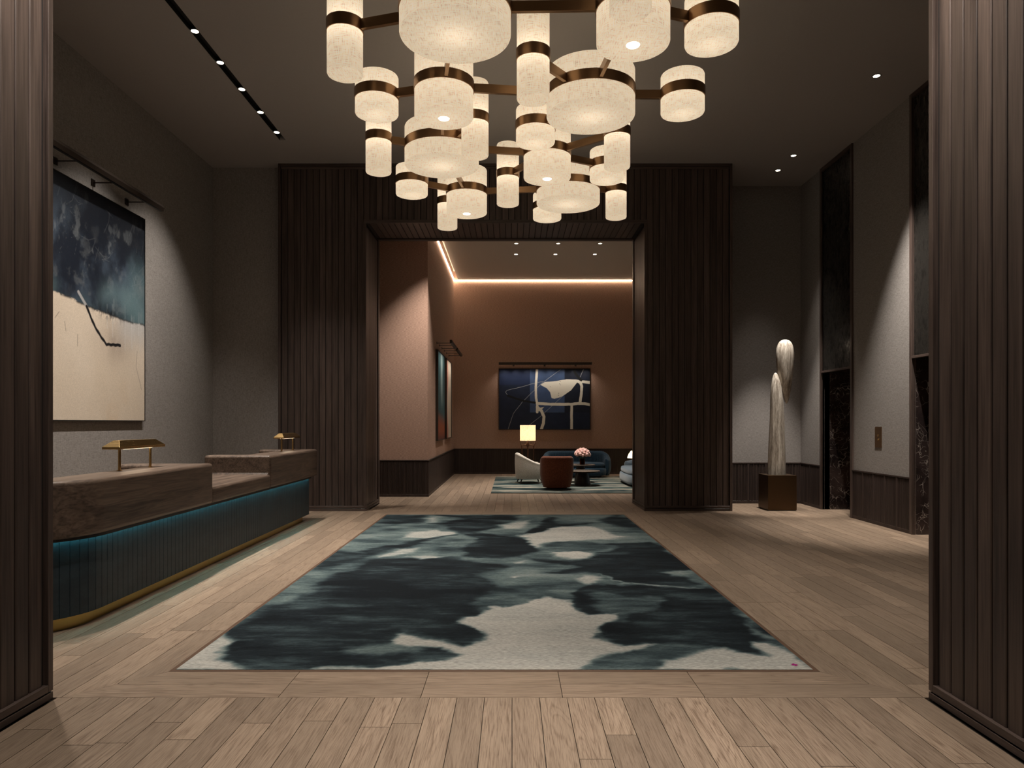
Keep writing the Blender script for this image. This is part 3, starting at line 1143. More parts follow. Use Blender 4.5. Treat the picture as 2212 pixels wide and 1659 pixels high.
# ------------------------------------------------------------------ reception desk
desk = thing('reception_desk', 'long curved reception desk with walnut top and teal leather front', 'reception desk', (-3.45, 8.0, 0))
DXo, DYo = -3.45, 8.0


def dpts(pts):
    return [(x - DXo, y - DYo, r) for x, y, r in pts]


ZB, ZM, ZT = 0.68, 0.85, 1.09
XF, XBK = -3.05, -3.90
near = dpts([(XF, 7.26, .03), (XBK, 7.26, .05), (XBK, 7.0, .05), (-3.47, 7.0, .06), (-3.47, 5.25, .06), (XBK, 5.25, .05), (XBK, 4.72, .1), (XF, 4.72, .62)])
far = dpts([(XF, 8.98, .03), (XF, 11.18, .06), (XBK, 11.18, .05), (XBK, 10.92, .05), (-3.47, 10.92, .06), (-3.47, 9.26, .06), (XBK, 9.26, .05), (XBK, 8.98, .05)])
for nm, pl in (('raised_counter', near), ('raised_counter', far)):
    MB().prism(fillet(pl, 10), ZB, ZT).build(nm, 'walnut', desk, R(30), None, 0.042, 4)
mid = dpts([(XF, 7.235, 0), (XF, 9.0, 0), (XBK, 9.0, 0), (XBK, 7.235, 0)])
MB().prism([(p[0], p[1]) for p in mid], ZB, ZM).build('low_counter', 'walnut', desk, None, None, 0.03, 3)
# concave cove where the low counter meets the far raised counter
cv = MB()
rad = 0.05
vs, fs = [], []
prof = [(0, 0)] + [(-rad + rad * math.cos(a) * 1.0 if False else -rad * (1 - math.sin(a)), rad * (1 - math.cos(a))) for a in [PI / 2 * k / 6 for k in range(7)]]
for x in (XBK + 0.03 - DXo, XF - 0.03 - DXo):
    for a, b in prof:
        vs.append((x, 8.985 - DYo + a, ZM - 0.003 + b))
npf = len(prof)
fs = [tuple(range(npf)), tuple(reversed(range(npf, 2 * npf)))] + [(i, (i + 1) % npf, npf + (i + 1) % npf, npf + i) for i in range(npf)]
cv.add(vs, fs).build('cove_fillet', 'walnut', desk, R(40))
for y0, y1 in ((5.25, 7.0), (9.26, 10.92)):
    MB().box(XBK - DXo, -3.475 - DXo, y0 + 0.002 - DYo, y1 - 0.002 - DYo, 0.70, 0.74).build('work_surface', 'walnut', desk, bevel=0.004)
body = dpts([(-3.135, 10.93, .02), (-3.82, 10.93, .02), (-3.82, 4.87, .05), (-3.135, 4.87, .53)])
MB().prism(fillet(body, 14), 0.10, ZB).build('body', 'black_metal', desk, R(40))
kick = dpts([(-3.20, 10.87, .01), (-3.75, 10.87, .01), (-3.75, 4.93, .04), (-3.20, 4.93, .47)])
MB().prism(fillet(kick, 16), 0.0, 0.10).build('kick_plate', 'kick_brass', desk, R(40))
# leather panels follow the front and the curved near corner
pth = []
y = 10.935
while y > 5.412:
    pth.append((-3.12 - DXo, y - DYo))
    y -= (10.935 - 5.41) / 75
arc_c = (-3.12 - 0.545 - DXo, 5.41 - DYo)
na = 12
for k in range(0, na + 1):
    a = -PI / 2 * k / na
    pth.append((arc_c[0] + 0.545 * math.cos(a), arc_c[1] + 0.545 * math.sin(a)))
for k in range(1, 3):
    pth.append((arc_c[0] - 0.0735 * k, arc_c[1] - 0.545))
pan_cache = {}
for a, b in zip(pth[:-1], pth[1:]):
    L = math.dist(a, b)
    if L < 0.02:
        continue
    key = round(L, 3)
    if key not in pan_cache:
        h = L / 2 - 0.0012
        c = 0.0025
        sec = [(-h, 0.0), (-h, 0.014 - c), (-h + c, 0.014), (h - c, 0.014), (h, 0.014 - c), (h, 0.0)]
        m = MB()
        m.add([(p, q, 0.10) for p, q in sec] + [(p, q, ZB - 0.002) for p, q in sec],
              [tuple(range(6)), tuple(reversed(range(6, 12)))] + [(i, i + 6, (i + 1) % 6 + 6, (i + 1) % 6) for i in range(6)])
        pan_cache[key] = m.mesh('leather_panel', 'teal_leather')
    dx, dy = (b[0] - a[0]) / L, (b[1] - a[1]) / L
    o = link('leather_panel', pan_cache[key], desk, ((a[0] + b[0]) / 2 + dy * 0.014, (a[1] + b[1]) / 2 - dx * 0.014, 0))
    nx, ny = -dy, dx
    if nx < -0.01 or (abs(nx) <= 0.01 and ny > 0):
        nx, ny = -nx, -ny
    o.location = ((a[0] + b[0]) / 2 - nx * 0.014, (a[1] + b[1]) / 2 - ny * 0.014, 0)
    o.rotation_euler = (0, 0, math.atan2(ny, nx) - PI / 2)
# led strip tucked under the overhang
led = MB()
off = 0.022
lp = [(-3.12 + off - DXo, 10.93 - DYo), (-3.12 + off - DXo, 5.41 - DYo)] + [
    (arc_c[0] + (0.545 + off) * math.cos(-PI / 2 * k / 10), arc_c[1] + (0.545 + off) * math.sin(-PI / 2 * k / 10)) for k in range(1, 11)]
for a, b in zip(lp[:-1], lp[1:]):
    L = math.dist(a, b)
    nx, ny = (b[1] - a[1]) / L * 0.005, -(b[0] - a[0]) / L * 0.005
    led.add([(a[0] + nx, a[1] + ny, ZB - 0.002), (b[0] + nx, b[1] + ny, ZB - 0.002), (b[0] - nx, b[1] - ny, ZB - 0.002), (a[0] - nx, a[1] - ny, ZB - 0.002),
             (a[0] + nx, a[1] + ny, ZB + 0.002), (b[0] + nx, b[1] + ny, ZB + 0.002), (b[0] - nx, b[1] - ny, ZB + 0.002), (a[0] - nx, a[1] - ny, ZB + 0.002)],
            [(0, 3, 2, 1), (4, 5, 6, 7), (0, 1, 5, 4), (1, 2, 6, 5), (2, 3, 7, 6), (3, 0, 4, 7)])
led.build('led_strip', 'teal_led', desk)
lip = MB()  # added lip that blocks the led light from the floor
off = 0.034
lp = [(-3.12 + off - DXo, 10.93 - DYo), (-3.12 + off - DXo, 5.41 - DYo)] + [
    (arc_c[0] + (0.545 + off) * math.cos(-PI / 2 * k / 10), arc_c[1] + (0.545 + off) * math.sin(-PI / 2 * k / 10)) for k in range(1, 11)]
for a, b in zip(lp[:-1], lp[1:]):
    L = math.dist(a, b)
    nx, ny = (b[1] - a[1]) / L * 0.0015, -(b[0] - a[0]) / L * 0.0015
    lip.add([(a[0] + nx, a[1] + ny, ZB - 0.026), (b[0] + nx, b[1] + ny, ZB - 0.026), (b[0] - nx, b[1] - ny, ZB - 0.026), (a[0] - nx, a[1] - ny, ZB - 0.026),
             (a[0] + nx, a[1] + ny, ZB + 0.006), (b[0] + nx, b[1] + ny, ZB + 0.006), (b[0] - nx, b[1] - ny, ZB + 0.006), (a[0] - nx, a[1] - ny, ZB + 0.006)],
            [(0, 3, 2, 1), (4, 5, 6, 7), (0, 1, 5, 4), (1, 2, 6, 5), (2, 3, 7, 6), (3, 0, 4, 7)])
lip.build('added_light_lip', 'black_metal', desk)


def desk_lamp(label, y, x):
    t = thing('desk_lamp', label, 'desk lamp', (x, y, ZT), 0, 'brass lamps on the reception desk')
    for s in (-1, 1):
        MB().lathe([(0.0115, 0.0), (0.0115, 0.20)], 16, (0, s * 0.26, 0)).build('post', 'brass', t, R(40))
        MB().lathe([(0.022, 0.0), (0.022, 0.005), (0.0116, 0.006)], 20, (0, s * 0.26, 0)).build('foot', 'brass', t, R(40))
    m = MB()
    hw, hl, w2, l2 = 0.075, 0.395, 0.026, 0.31
    z0, z1, z2 = 0.187, 0.208, 0.262
    m.add([(-hw, -hl, z0), (hw, -hl, z0), (hw, hl, z0), (-hw, hl, z0), (-hw, -hl, z1), (hw, -hl, z1), (hw, hl, z1), (-hw, hl, z1),
           (-w2, -l2, z2), (w2, -l2, z2), (w2, l2, z2), (-w2, l2, z2)],
          [(0, 3, 2, 1), (0, 1, 5, 4), (1, 2, 6, 5), (2, 3, 7, 6), (3, 0, 4, 7), (4, 5, 9, 8), (5, 6, 10, 9), (6, 7, 11, 10), (7, 4, 8, 11), (8, 9, 10, 11)])
    hd = m.build('shade', 'brass', t, bevel=0.003)
    MB().box(-0.03, 0.03, -0.24, 0.24, z0 - 0.004, z0 - 0.0005).build('led_strip', 'warm_led', hd)
    for s in (-0.12, 0.12):
        light('desk_lamp_bulb', 'SPOT', (0, s, z0 - 0.012), 1.1, WARM, t, 0.02, 130, 0.8)
    return t


desk_lamp('brass desk lamp on the near raised counter, below the tall painting', 6.38, -3.378)
desk_lamp('brass desk lamp on the far raised counter, against the dark wood portal', 10.54, -3.33)

# ------------------------------------------------------------------ paintings and their lights
PAX = XL + 0.035           # face of the big canvas


def on_left_wall(x, y, X=PAX):
    d = X * FPX / (x - 1106)
    return (d, 1.5 - (y - HOR) * d / FPX)


def lw(pts):
    return [on_left_wall(x / 2.44, 280 + y / 2.44) for x, y in pts]


SHORE = lw([(285, 852), (380, 890), (460, 930), (560, 970), (660, 1008), (750, 1030)])
BR1 = lw([(412, 855), (455, 930)])
BR2 = lw([(455, 930), (478, 990), (500, 1040), (530, 1090), (560, 1132), (632, 1137)])


def big_canvas(Y, Z):
    sh = np.interp(Y, [6.0, 7.2] + [p[0] for p in SHORE], [2.86, 3.0] + [p[1] for p in SHORE])
    n = fbm(Y * 1.6, Z * 1.2, 4, 6, 0.6)
    n2 = fbm(Y * 5, Z * 5, 14, 5, 0.6)
    edge = Z - sh + 0.03 * (fbm(Y * 14, Z * 3, 77, 4) - 0.5)
    blue = lerp([.006, .010, .020], [.045, .065, .095], sstep(0.38, 0.68, n))
    blue = lerp(blue, [.10, .17, .19], 0.75 * sstep(0.45, 0.72, fbm(Y * 1.1 + 9, Z * 1.1, 41, 5)) * sstep(1.3, 0.1, edge))
    blue = lerp(blue, [.22, .24, .25], 0.22 * sstep(0.56, 0.75, n2) * sstep(1.6, 0.3, edge))
    blue = lerp(blue, [.005, .007, .012], sstep(0.6, 1.25, edge) * 0.7)
    cream = lerp([.62, .52, .41], [.74, .65, .55], fbm(Y * 2, Z * 1.0, 19, 5))
    wash = np.exp(-((Y - 9.25) / 0.45) ** 2 - ((Z - sh + 0.33) / 0.28) ** 2)
    cream = lerp(cream, [.28, .22, .18], 0.6 * wash * (0.4 + fbm(Y * 6, Z * 2, 37, 4)))
    veil = sstep(9.0, 9.6, Y) * sstep(-0.5, -0.02, edge) * (edge < 0)
    cream = lerp(cream, [.42, .42, .43], 0.8 * veil)
    cream = lerp(cream, [.60, .42, .26], 0.3 * sstep(0.55, 0.75, fbm(Y * 1.5, Z * 1.5, 91, 4)) * sstep(2.2, 1.6, Z))
    blue = lerp(blue, [.30, .33, .35], 0.22 * sstep(0.56, 0.72, fbm(Y * 7, Z * 4, 113, 5, 0.65)) * np.exp(-((edge - 0.75) / 0.5) ** 2))
    for q in range(26):
        r0 = np.random.RandomState(200 + q)
        a0, b0, an, ln_ = r0.uniform(7.9, 9.95), r0.uniform(3.15, 4.25), r0.uniform(-0.5, 1.3), r0.uniform(0.15, 0.55)
        sd_ = seg_dist(Y, Z, [(a0, b0), (a0 + ln_ * math.cos(an) * 0.5, b0 + ln_ * math.sin(an) * 0.5), (a0 + ln_ * math.cos(an + 0.25), b0 + ln_ * math.sin(an + 0.25))])
        blue = lerp(blue, [.28, .30, .32], 0.16 * np.exp(-(sd_ / 0.004) ** 2) * (n2 > 0.45))
    hill = np.exp(-((Z - (sh + 0.30 - 0.55 * (Y - 9.35) ** 2)) / 0.16) ** 2) * sstep(8.7, 9.1, Y)
    blue = lerp(blue, [.12, .19, .215], 0.55 * hill)
    for q in range(14):
        r0 = np.random.RandomState(400 + q)
        a0 = r0.uniform(9.0, 9.95)
        top_ = np.interp(a0, [p[0] for p in SHORE], [p[1] for p in SHORE])
        sd_ = seg_dist(Y, Z, [(a0, top_ + r0.uniform(0, .25)), (a0 + 0.004, top_ - r0.uniform(0.08, 0.4))])
        cream = lerp(cream, [.58, .57, .56], 0.6 * np.exp(-(sd_ / 0.007) ** 2))
        blue = lerp(blue, [.22, .27, .29], 0.4 * np.exp(-(sd_ / 0.01) ** 2))
    smudge = np.exp(-(edge / 0.07) ** 2) * sstep(0.48, 0.62, fbm(Y * 22, Z * 9, 131, 4, 0.7)) * np.exp(-((Y - 9.05) / 0.35) ** 2)
    blue = lerp(blue, [.006, .007, .010], 0.9 * smudge)
    cream = lerp(cream, [.03, .03, .035], 0.8 * smudge)
    C = lerp(cream, blue, sstep(-0.012, 0.012, edge))
    C = lerp(C, [.012, .014, .02], np.exp(-(edge / 0.014) ** 2) * 0.8 * (n2 > 0.42))
    b1 = sstep(0.026, 0.016, seg_dist(Y, Z, BR1))
    C = lerp(C, [.36, .36, .37], b1)
    b2 = sstep(0.024, 0.016, seg_dist(Y, Z + 0.004 * np.sin(Y * 60), BR2))
    C = lerp(C, [.008, .008, .01], b2)
    for ln in ([(340, 1010), (346, 1060)], [(290, 990), (310, 960)], [(408, 1080), (408, 1140)], [(722, 1170), (716, 1250), (745, 1370)]):
        C = lerp(C, [.10, .08, .07], 0.7 * np.exp(-(seg_dist(Y, Z, lw(ln)) / 0.005) ** 2))
    return C


p1 = thing('painting', 'tall abstract painting, inky blue over cream, above the reception desk', 'painting', (XL, 8.1, 1.52))
y0, y1, z0_, z1_ = 6.25, 9.98, 1.525, 4.36
painted_grid('canvas', 'painted_canvas', y0 + 0.012, y1 - 0.012, z0_ + 0.012, z1_ - 0.012, 460, 350,
             lambda u, v, h: (0.012 + h + 0 * u, u - 8.1, v - 1.52), big_canvas, p1, 0.026)
fm = MB()
fm.box(0.0, 0.044, y0 - 8.1, y0 + 0.012 - 8.1, z0_ - 1.52, z1_ - 1.52)
fm.box(0.0, 0.044, y1 - 0.012 - 8.1, y1 - 8.1, z0_ - 1.52, z1_ - 1.52)
fm.box(0.0, 0.044, y0 + 0.012 - 8.1, y1 - 0.012 - 8.1, z0_ - 1.52, z0_ + 0.012 - 1.52)
fm.box(0.0, 0.044, y0 + 0.012 - 8.1, y1 - 0.012 - 8.1, z1_ - 0.012 - 1.52, z1_ - 1.52)
fm.build('frame', 'black_metal', p1)


def picture_light(label, wall, a0, a1, plates, zz, out, bar_h, power, spread=100, plate=0.075, aim=1.6, n=4, tint=WARM):
    """wall: ('x', X) looks to +x, or ('y', Y) looks to -y; a0..a1 along the wall"""
    mid_ = (a0 + a1) / 2
    if wall[0] == 'x':
        t = thing('picture_light', label, 'picture light', (wall[1], mid_, zz), 0, None)
        rot = 0
    else:
        t = thing('picture_light', label, 'picture light', (mid_, wall[1], zz), -PI / 2, None)
    fl = -1 if wall[0] == 'y' else 1     # local y runs along the wall
    hl = (a1 - a0) / 2
    m = MB()
    m.add([(out - 0.02, -hl, -0.004), (out + 0.03, -hl, -0.004), (out + 0.045, -hl, bar_h * 0.55), (out + 0.03, -hl, bar_h), (out - 0.02, -hl, bar_h),
           (out - 0.02, hl, -0.004), (out + 0.03, hl, -0.004), (out + 0.045, hl, bar_h * 0.55), (out + 0.03, hl, bar_h), (out - 0.02, hl, bar_h)],
          [(0, 1, 2, 3, 4), (9, 8, 7, 6, 5)] + [(i, i + 5, (i + 1) % 5 + 5, (i + 1) % 5) for i in range(5)])
    b = m.build('light_bar', 'dark_bronze', t)
    MB().box(out - 0.012, out + 0.018, -hl + 0.02, hl - 0.02, -0.008, -0.0045).build('led_strip', 'black_metal', b)
    for q in plates:
        yy = (q - mid_) * (1 if wall[0] == 'x' else 1)
        a = MB().tube([(0.012, yy, 0.0), (out - 0.015, yy, 0.0)], 0.008, 8).build('bracket_arm', 'dark_bronze', t, R(40))
        MB().box(0.0, 0.012, yy - plate / 2, yy + plate / 2, -plate / 2, plate / 2).build('wall_plate', 'dark_bronze', t, bevel=0.002)
    if power > 0:
        for k in range(n):
            yy = -hl + (k + 0.5) * 2 * hl / n
            light('picture_light_led', 'SPOT', (out, yy, -0.02), power / n, tint, t, 0.03, spread, 0.9, (0.0, yy, -aim))
    return t


picture_light('long dark picture light bar above the blue and cream painting', ('x', XL), 6.4, 10.0, [6.55, 7.31, 8.07, 8.80, 9.57], 4.475, 0.26, 0.085, 9, 120, 0.08, 2.8, 12)


# lounge painting
def lz(x, y):
    """zoomed tracing of the navy canvas -> metres on the lounge back wall"""
    px, py = 1050 + x / 5.352, 780 + y / 5.352
    d = LY - 0.04
    return ((px - 1106) * d / FPX, 1.5 - (py - HOR) * d / FPX)


def lzs(p):
    return [lz(*q) for q in p]


def navy_canvas(X, Z):
    n = fbm(X * 4, Z * 4, 6, 5, 0.6)
    C = lerp([.006, .010, .024], [.016, .026, .058], n)
    zt = lz(0, 275)[1]
    zb = lz(0, 595)[1]
    C = lerp(C, [.012, .024, .075], 0.6 * (Z > zt) * (X < lz(510, 0)[0]))
    C = lerp(C, [.007, .009, .018], 0.6 * (X > lz(915, 0)[0]) * (Z > zb))
    rect = (X > lz(508, 0)[0]) & (X < lz(908, 0)[0]) & (Z > zb)
    C = lerp(C, [.055, .095, .20], 0.85 * rect * (0.55 + 0.6 * n))
    wx = X + 0.012 * (fbm(X * 9, Z * 9, 81, 3) - 0.5)
    wz = Z + 0.012 * (fbm(X * 9 + 5, Z * 9, 85, 3) - 0.5)
    k = 1 / 5.352 * LY / FPX
    W = np.array([.74, .70, .60])
    for ln, wd in (([(860, 98), (650, 250), (430, 460), (315, 605), (255, 785)], 4), ([(655, 236), (560, 255), (400, 302), (240, 338), (224, 360), (248, 392)], 4),
                   ([(885, 405), (650, 622), (490, 748)], 4), ([(1125, 98), (1085, 190)], 4)):
        C = lerp(C, [.34, .36, .38], 0.8 * sstep(wd * k, wd * k * 0.3, seg_dist(wx, wz, lzs(ln))))
    for ln, wd in (([(250, 400), (430, 460), (570, 482)], 13), ([(1012, 96), (1035, 150), (1110, 232)], 15)):
        C = lerp(C, [.006, .006, .007], sstep(wd * k, wd * k * 0.8, seg_dist(wx, wz, lzs(ln))))
    for ln, wd in (([(589, 92), (574, 300), (578, 430), (592, 492), (592, 590)], 15), ([(590, 488), (760, 500), (980, 500), (1060, 490), (1140, 492), (1200, 505)], 17),
                   ([(989, 505), (989, 790)], 16), ([(592, 530), (640, 575), (668, 640), (662, 720), (638, 790)], 18),
                   ([(1085, 480), (1100, 400), (1106, 290), (1092, 250), (1060, 232), (930, 226)], 17), ([(1120, 240), (1205, 248)], 17)):
        C = lerp(C, W, sstep(wd * k, wd * k * 0.85, seg_dist(wx, wz, lzs(ln))))
    for pl in ([(630, 275), (680, 240), (780, 235), (915, 214), (1050, 214), (1052, 250), (980, 340), (880, 410), (790, 436), (758, 428), (742, 362), (700, 312)],
               [(592, 545), (672, 530), (640, 560), (600, 582), (578, 592), (576, 575), (628, 562), (592, 556)]):
        C = lerp(C, W, sstep(-0.006, 0.006, poly_sd(wx, wz, lzs(pl))))
    for q in ((850, 262), (860, 275), (742, 297), (838, 372), (836, 395), (856, 236)):
        c = lz(*q)
        C = lerp(C, [.05, .05, .06], 0.8 * (np.hypot(X - c[0], (Z - c[1]) * 1.6) < 0.014))
    return C


cx0, cz1 = lz(152, 92)
cx1, cz0 = lz(1200, 787)
pcx = (cx0 + cx1) / 2
p2 = thing('painting', 'navy abstract painting with thick white lines on the lounge back wall', 'painting', (pcx, LY, cz0))
painted_grid('canvas', 'painted_canvas', cx0, cx1, cz0, cz1, 400, 262, lambda u, v, h: (u - pcx, -0.012 - h + 0 * u, v - cz0), navy_canvas, p2, 0.022)
fm = MB()
fw = 0.016
fm.box(cx0 - fw - pcx, cx0 - 0.001 - pcx, -0.045, 0, -fw, cz1 - cz0 + fw)
fm.box(cx1 + 0.001 - pcx, cx1 + fw - pcx, -0.045, 0, -fw, cz1 - cz0 + fw)
fm.box(cx0 - 0.001 - pcx, cx1 + 0.001 - pcx, -0.045, 0, -fw, -0.001)
fm.box(cx0 - 0.001 - pcx, cx1 + 0.001 - pcx, -0.045, 0, cz1 - cz0 + 0.001, cz1 - cz0 + fw)
fm.build('frame', 'dark_bronze', p2)
picture_light('slim dark picture light bar above the navy painting in the lounge', ('y', LY), cx0 - 0.01, cx1 + 0.03, [cx0 + 0.42, pcx, cx1 - 0.42], cz1 + 0.11, 0.28, 0.07, 70, 120, 0.05, 1.9, 8)


def dip_a(Y, Z):
    h = (Z - 1.1) / 2.06
    n = fbm(Y * 3, Z * 1.2, 8, 5, 0.6)
    C = lerp([.012, .035, .045], [.045, .12, .13], n)
    C = lerp(C, [.32, .42, .42], 0.8 * np.exp(-((Y - 16.95 - 0.1 * (n - .5)) / 0.22) ** 2) * sstep(0.3, 0.6, h))
    C = lerp(C, [.25, .06, .02], sstep(0.34, 0.16, h + 0.25 * (n - 0.5)))
    C = lerp(C, [.10, .025, .02], sstep(0.12, 0.0, h))
    return C


def dip_b(Y, Z):
    n = fbm(Y * 3, Z * 1.5, 28, 5, 0.6)
    e = (Y - 18.1) / 1.5 + 0.35 * (n - 0.5) + 0.1 * np.sin(Z * 4)
    C = lerp([.62, .52, .40], [.74, .66, .56], n)
    C = lerp(C, [.35, .10, .07], sstep(0.34, 0.12, e))
    C = lerp(C, [.45, .22, .15], 0.6 * np.exp(-((e - 0.35) / 0.08) ** 2))
    return C


for lab, a, b, fn in (('narrow teal and rust abstract painting on the lounge side wall', 16.0, 17.72, dip_a),
                      ('narrow cream and red abstract painting on the lounge side wall', 18.12, 19.62, dip_b)):
    mid_ = (a + b) / 2
    t = thing('painting', lab, 'painting', (LX, mid_, 1.1), 0)
    painted_grid('canvas', 'painted_canvas', a + 0.02, b - 0.02, 1.12, 3.14, 90, 130, lambda u, v, h: (0.02 + h + 0 * u, u - mid_, v - 1.1), fn, t, 0.025)
    fm = MB()
    fm.box(0, 0.06, a - mid_, a + 0.019 - mid_, 0, 2.06)
    fm.box(0, 0.06, b - 0.019 - mid_, b - mid_, 0, 2.06)
    fm.box(0, 0.06, a + 0.019 - mid_, b - 0.019 - mid_, 0, 0.019)
    fm.box(0, 0.06, a + 0.019 - mid_, b - 0.019 - mid_, 2.041, 2.06)
    fm.build('frame', 'dark_bronze', t)
picture_light('short picture light above the teal and rust painting', ('x', LX), 16.2, 17.5, [16.25, 16.75, 17.4], 3.33, 0.32, 0.07, 55, 120, 0.05, 2.0, 5)
picture_light('short picture light above the cream and red painting', ('x', LX), 17.9, 19.5, [18.0, 18.6, 19.3], 3.33, 0.32, 0.07, 55, 120, 0.05, 2.0, 5)

# ------------------------------------------------------------------ chandelier
ZBD = 4.86
ch = thing('chandelier', 'bronze chandelier of many linen drum shades linked by bars above the lobby rug', 'chandelier', (0.1, 7.9, ZBD))
CO = Vector((0.1, 7.9, ZBD))
TYPES = {'big': (0.45, 0.233), 'medium': (0.293, 0.319), 'short': (0.22, 0.197), 'slim': (0.150, 0.41)}
DR = {  # centre column in the photograph, depth, type
    'A': (745.2, 6.04, 'slim'), 'B': (983.5, 5.756, 'big'), 'C': (1275.7, 7.277, 'big'), 'E': (954.5, 8.66, 'big'), 'H': (1227.3, 10.17, 'big'),
    'M1': (958.9, 7.10, 'medium'), 'M2': (1367.4, 5.72, 'medium'), 'M3': (1181.9, 8.855, 'medium'), 'M4': (1008.2, 10.33, 'medium'),
    'S1': (814.0, 7.30, 'short'), 'S2': (1536.6, 5.95, 'short'), 'S3': (1474.3, 7.27, 'short'), 'S4': (889.6, 9.87, 'short'), 'S5': (1156.6, 8.05, 'short'),
    'S6': (1310.6, 9.28, 'short'), 'S7': (1181.9, 11.05, 'short'),
    'K': (1151.7, 6.505, 'slim'), 'D': (817.8, 8.39, 'slim'), 'F': (1026.0, 7.87, 'slim'), 'N': (1097.0, 9.62, 'slim'), 'P': (1332.9, 8.23, 'slim'),
    'Q': (966.5, 10.79, 'slim'), 'Rr': (1330.7, 10.24, 'slim'), 'T': (1361.8, 5.10, 'slim')}
BARS = ['A B', 'B M2', 'M2 S2', 'M2 C', 'K C', 'M1 B', 'S1 M1', 'M1 C', 'C S3', 'D E', 'E F', 'E M3', 'M3 P', 'M3 S6', 'M3 N', 'C P', 'S4 M4', 'E M4', 'M4 H', 'H Rr', 'H S7', 'C S5', 'Q M4', 'M2 T', 'E M1']
POS = {k: Vector(((v[0] - 1106) * v[1] / FPX, v[1], ZBD)) - CO for k, v in DR.items()}
sh_cache, bd_cache = {}, {}
for k, (r, h) in TYPES.items():
    e = 0.016
    prof = [(0.02, -h), (r * 0.5, -h), (r - e, -h), (r - e * 0.3, -h + e * 0.3), (r, -h + e)]
    prof += [(r, -h + e + (2 * h - 2 * e) * i / 8) for i in range(1, 9)]
    prof += [(r - e * 0.3, h - e * 0.3), (r - e, h), (r * 0.5, h), (0.02, h)]
    sh_cache[k] = MB().lathe(prof, 64).mesh('shade', 'lamp_linen', R(60), True)
    bd_cache[k] = MB().lathe([(r + 0.001, -0.05), (r + 0.008, -0.05), (r + 0.008, 0.05), (r + 0.001, 0.05), (r + 0.001, -0.05)], 64, cap=False).mesh('band', 'bronze', R(40), True)
lens_me = MB().lathe([(0.001, -0.006), (0.05, -0.006), (0.056, 0.0)], 32).mesh('lens', 'drum_lens_glow', R(60))
PW = {'big': 1.35, 'medium': 1.15, 'short': 0.85, 'slim': 0.85}
for k, pz in POS.items():
    ty = DR[k][2]
    r, h = TYPES[ty]
    s = link('shade', sh_cache[ty], ch, pz)
    link('band', bd_cache[ty], s)
    light('chandelier_bulb', 'POINT', pz, PW[ty] * P_SHADE_POINT, (1.0, 0.92, 0.82), ch, 0.04)
    if ty == 'medium':
        link('lens', lens_me, s, (0, 0, -h - 0.001))
        light('chandelier_downlight', 'SPOT', pz + Vector((0, 0, -h - 0.03)), P_DRUM_SPOT, WARM, ch, 0.05, 95, 0.9)
for bstr in BARS:
    a, b = bstr.split()
    pa, pb = POS[a], POS[b]
    v = (pb - pa).normalized()
    s, e = pa + v * (TYPES[DR[a][2]][0] + 0.006), pb - v * (TYPES[DR[b][2]][0] + 0.006)
    if (e - s).dot(v) < 0.01:
        continue
    L = (e - s).length
    o = MB().box(-L / 2, L / 2, -0.018, 0.018, -0.043, 0.043).build('bar', 'bronze_bar', ch, None, (s + e) / 2, 0.002, 1)
    o.rotation_euler = (0, 0, math.atan2(v.y, v.x))
for k in ('B', 'M1', 'M2', 'E', 'H', 'M3', 'M4'):
    h = TYPES[DR[k][2]][1]
    MB().tube([POS[k] + Vector((0, 0, h - 0.002)), POS[k] + Vector((0, 0, ZC - ZBD - 0.012))], 0.0022, 6).build('cable', 'dark_bronze', ch)
    MB().lathe([(0.03, ZC - ZBD - 0.014), (0.03, ZC - ZBD - 0.001)], 20, tuple(POS[k])).build('ceiling_cup', 'dark_bronze', ch, R(40))


# ------------------------------------------------------------------ recessed lights
def downlight(label, x, y, z, power, target=None, angle=50, blend=0.7, r=0.042, group='recessed ceiling downlights', col=WARM):
    t = thing('recessed_downlight', label, 'downlight', (x, y, z), 0, group)
    MB().lathe([(r, 0.0), (r, -0.004), (r + 0.012, -0.004), (r + 0.014, 0.0)], 28, cap=False).build('trim_ring', 'off_white_edge' if False else 'black_metal', t, R(40))
    MB().lathe([(0.001, -0.003), (r * 0.98, -0.003), (r * 0.98, -0.0005), (0.001, -0.0005)], 28).build('lens', 'lens_glow', t, R(40))
    loc = Vector((0, 0, -0.03))
    tg = loc + Vector((0, 0, -1)) if target is None else Vector(target) - Vector((x, y, z))
    light('downlight_beam', 'SPOT', loc, power, col, t, 0.04, angle, blend, tg)
    return t


downlight('recessed downlight in the lobby ceiling, nearest on the lift side', 4.65, 9.07, ZC, P_DOWN * 3.0, (5.25, 9.95, 0.0), 44, 1.0)
downlight('recessed downlight hidden behind the near passage wall, lift side', 4.66, 6.6, ZC, P_DOWN * 0.6, (4.6, 6.7, 0), 60, 0.9)
downlight('middle recessed downlight on the lift side of the lobby ceiling', 4.66, 11.77, ZC, P_DOWN * 2.3, (4.66, 12.45, 1.5), 30, 0.6)
downlight('recessed downlight above the stone sculpture, farthest on the lift side', 4.66, 12.46, ZC, P_DOWN * 0.4, (4.5, 12.0, 0), 50, 0.8)
for nm, xx, yy, tx, ty in (('left', -1.0, 13.44, -2.1, 14.5), ('middle', 0.1, 15.4, 0.1, 15.2), ('right', 1.6, 15.4, 1.7, 15.2)):  # added unseen lamps: one brightens the pier, two fill the lounge
    downlight('added %s lounge downlight, unseen above the portal head' % {'left': 'adjustable', 'middle': 'middle', 'right': 'right'}[nm], xx, yy, LZ, P_LOUNGE * (2.9 if nm == 'left' else 0.3), (tx, ty, 1.2 if nm == 'left' else 0), 58 if nm == 'left' else 70, 1.0, 0.045, 'lounge ceiling downlights')
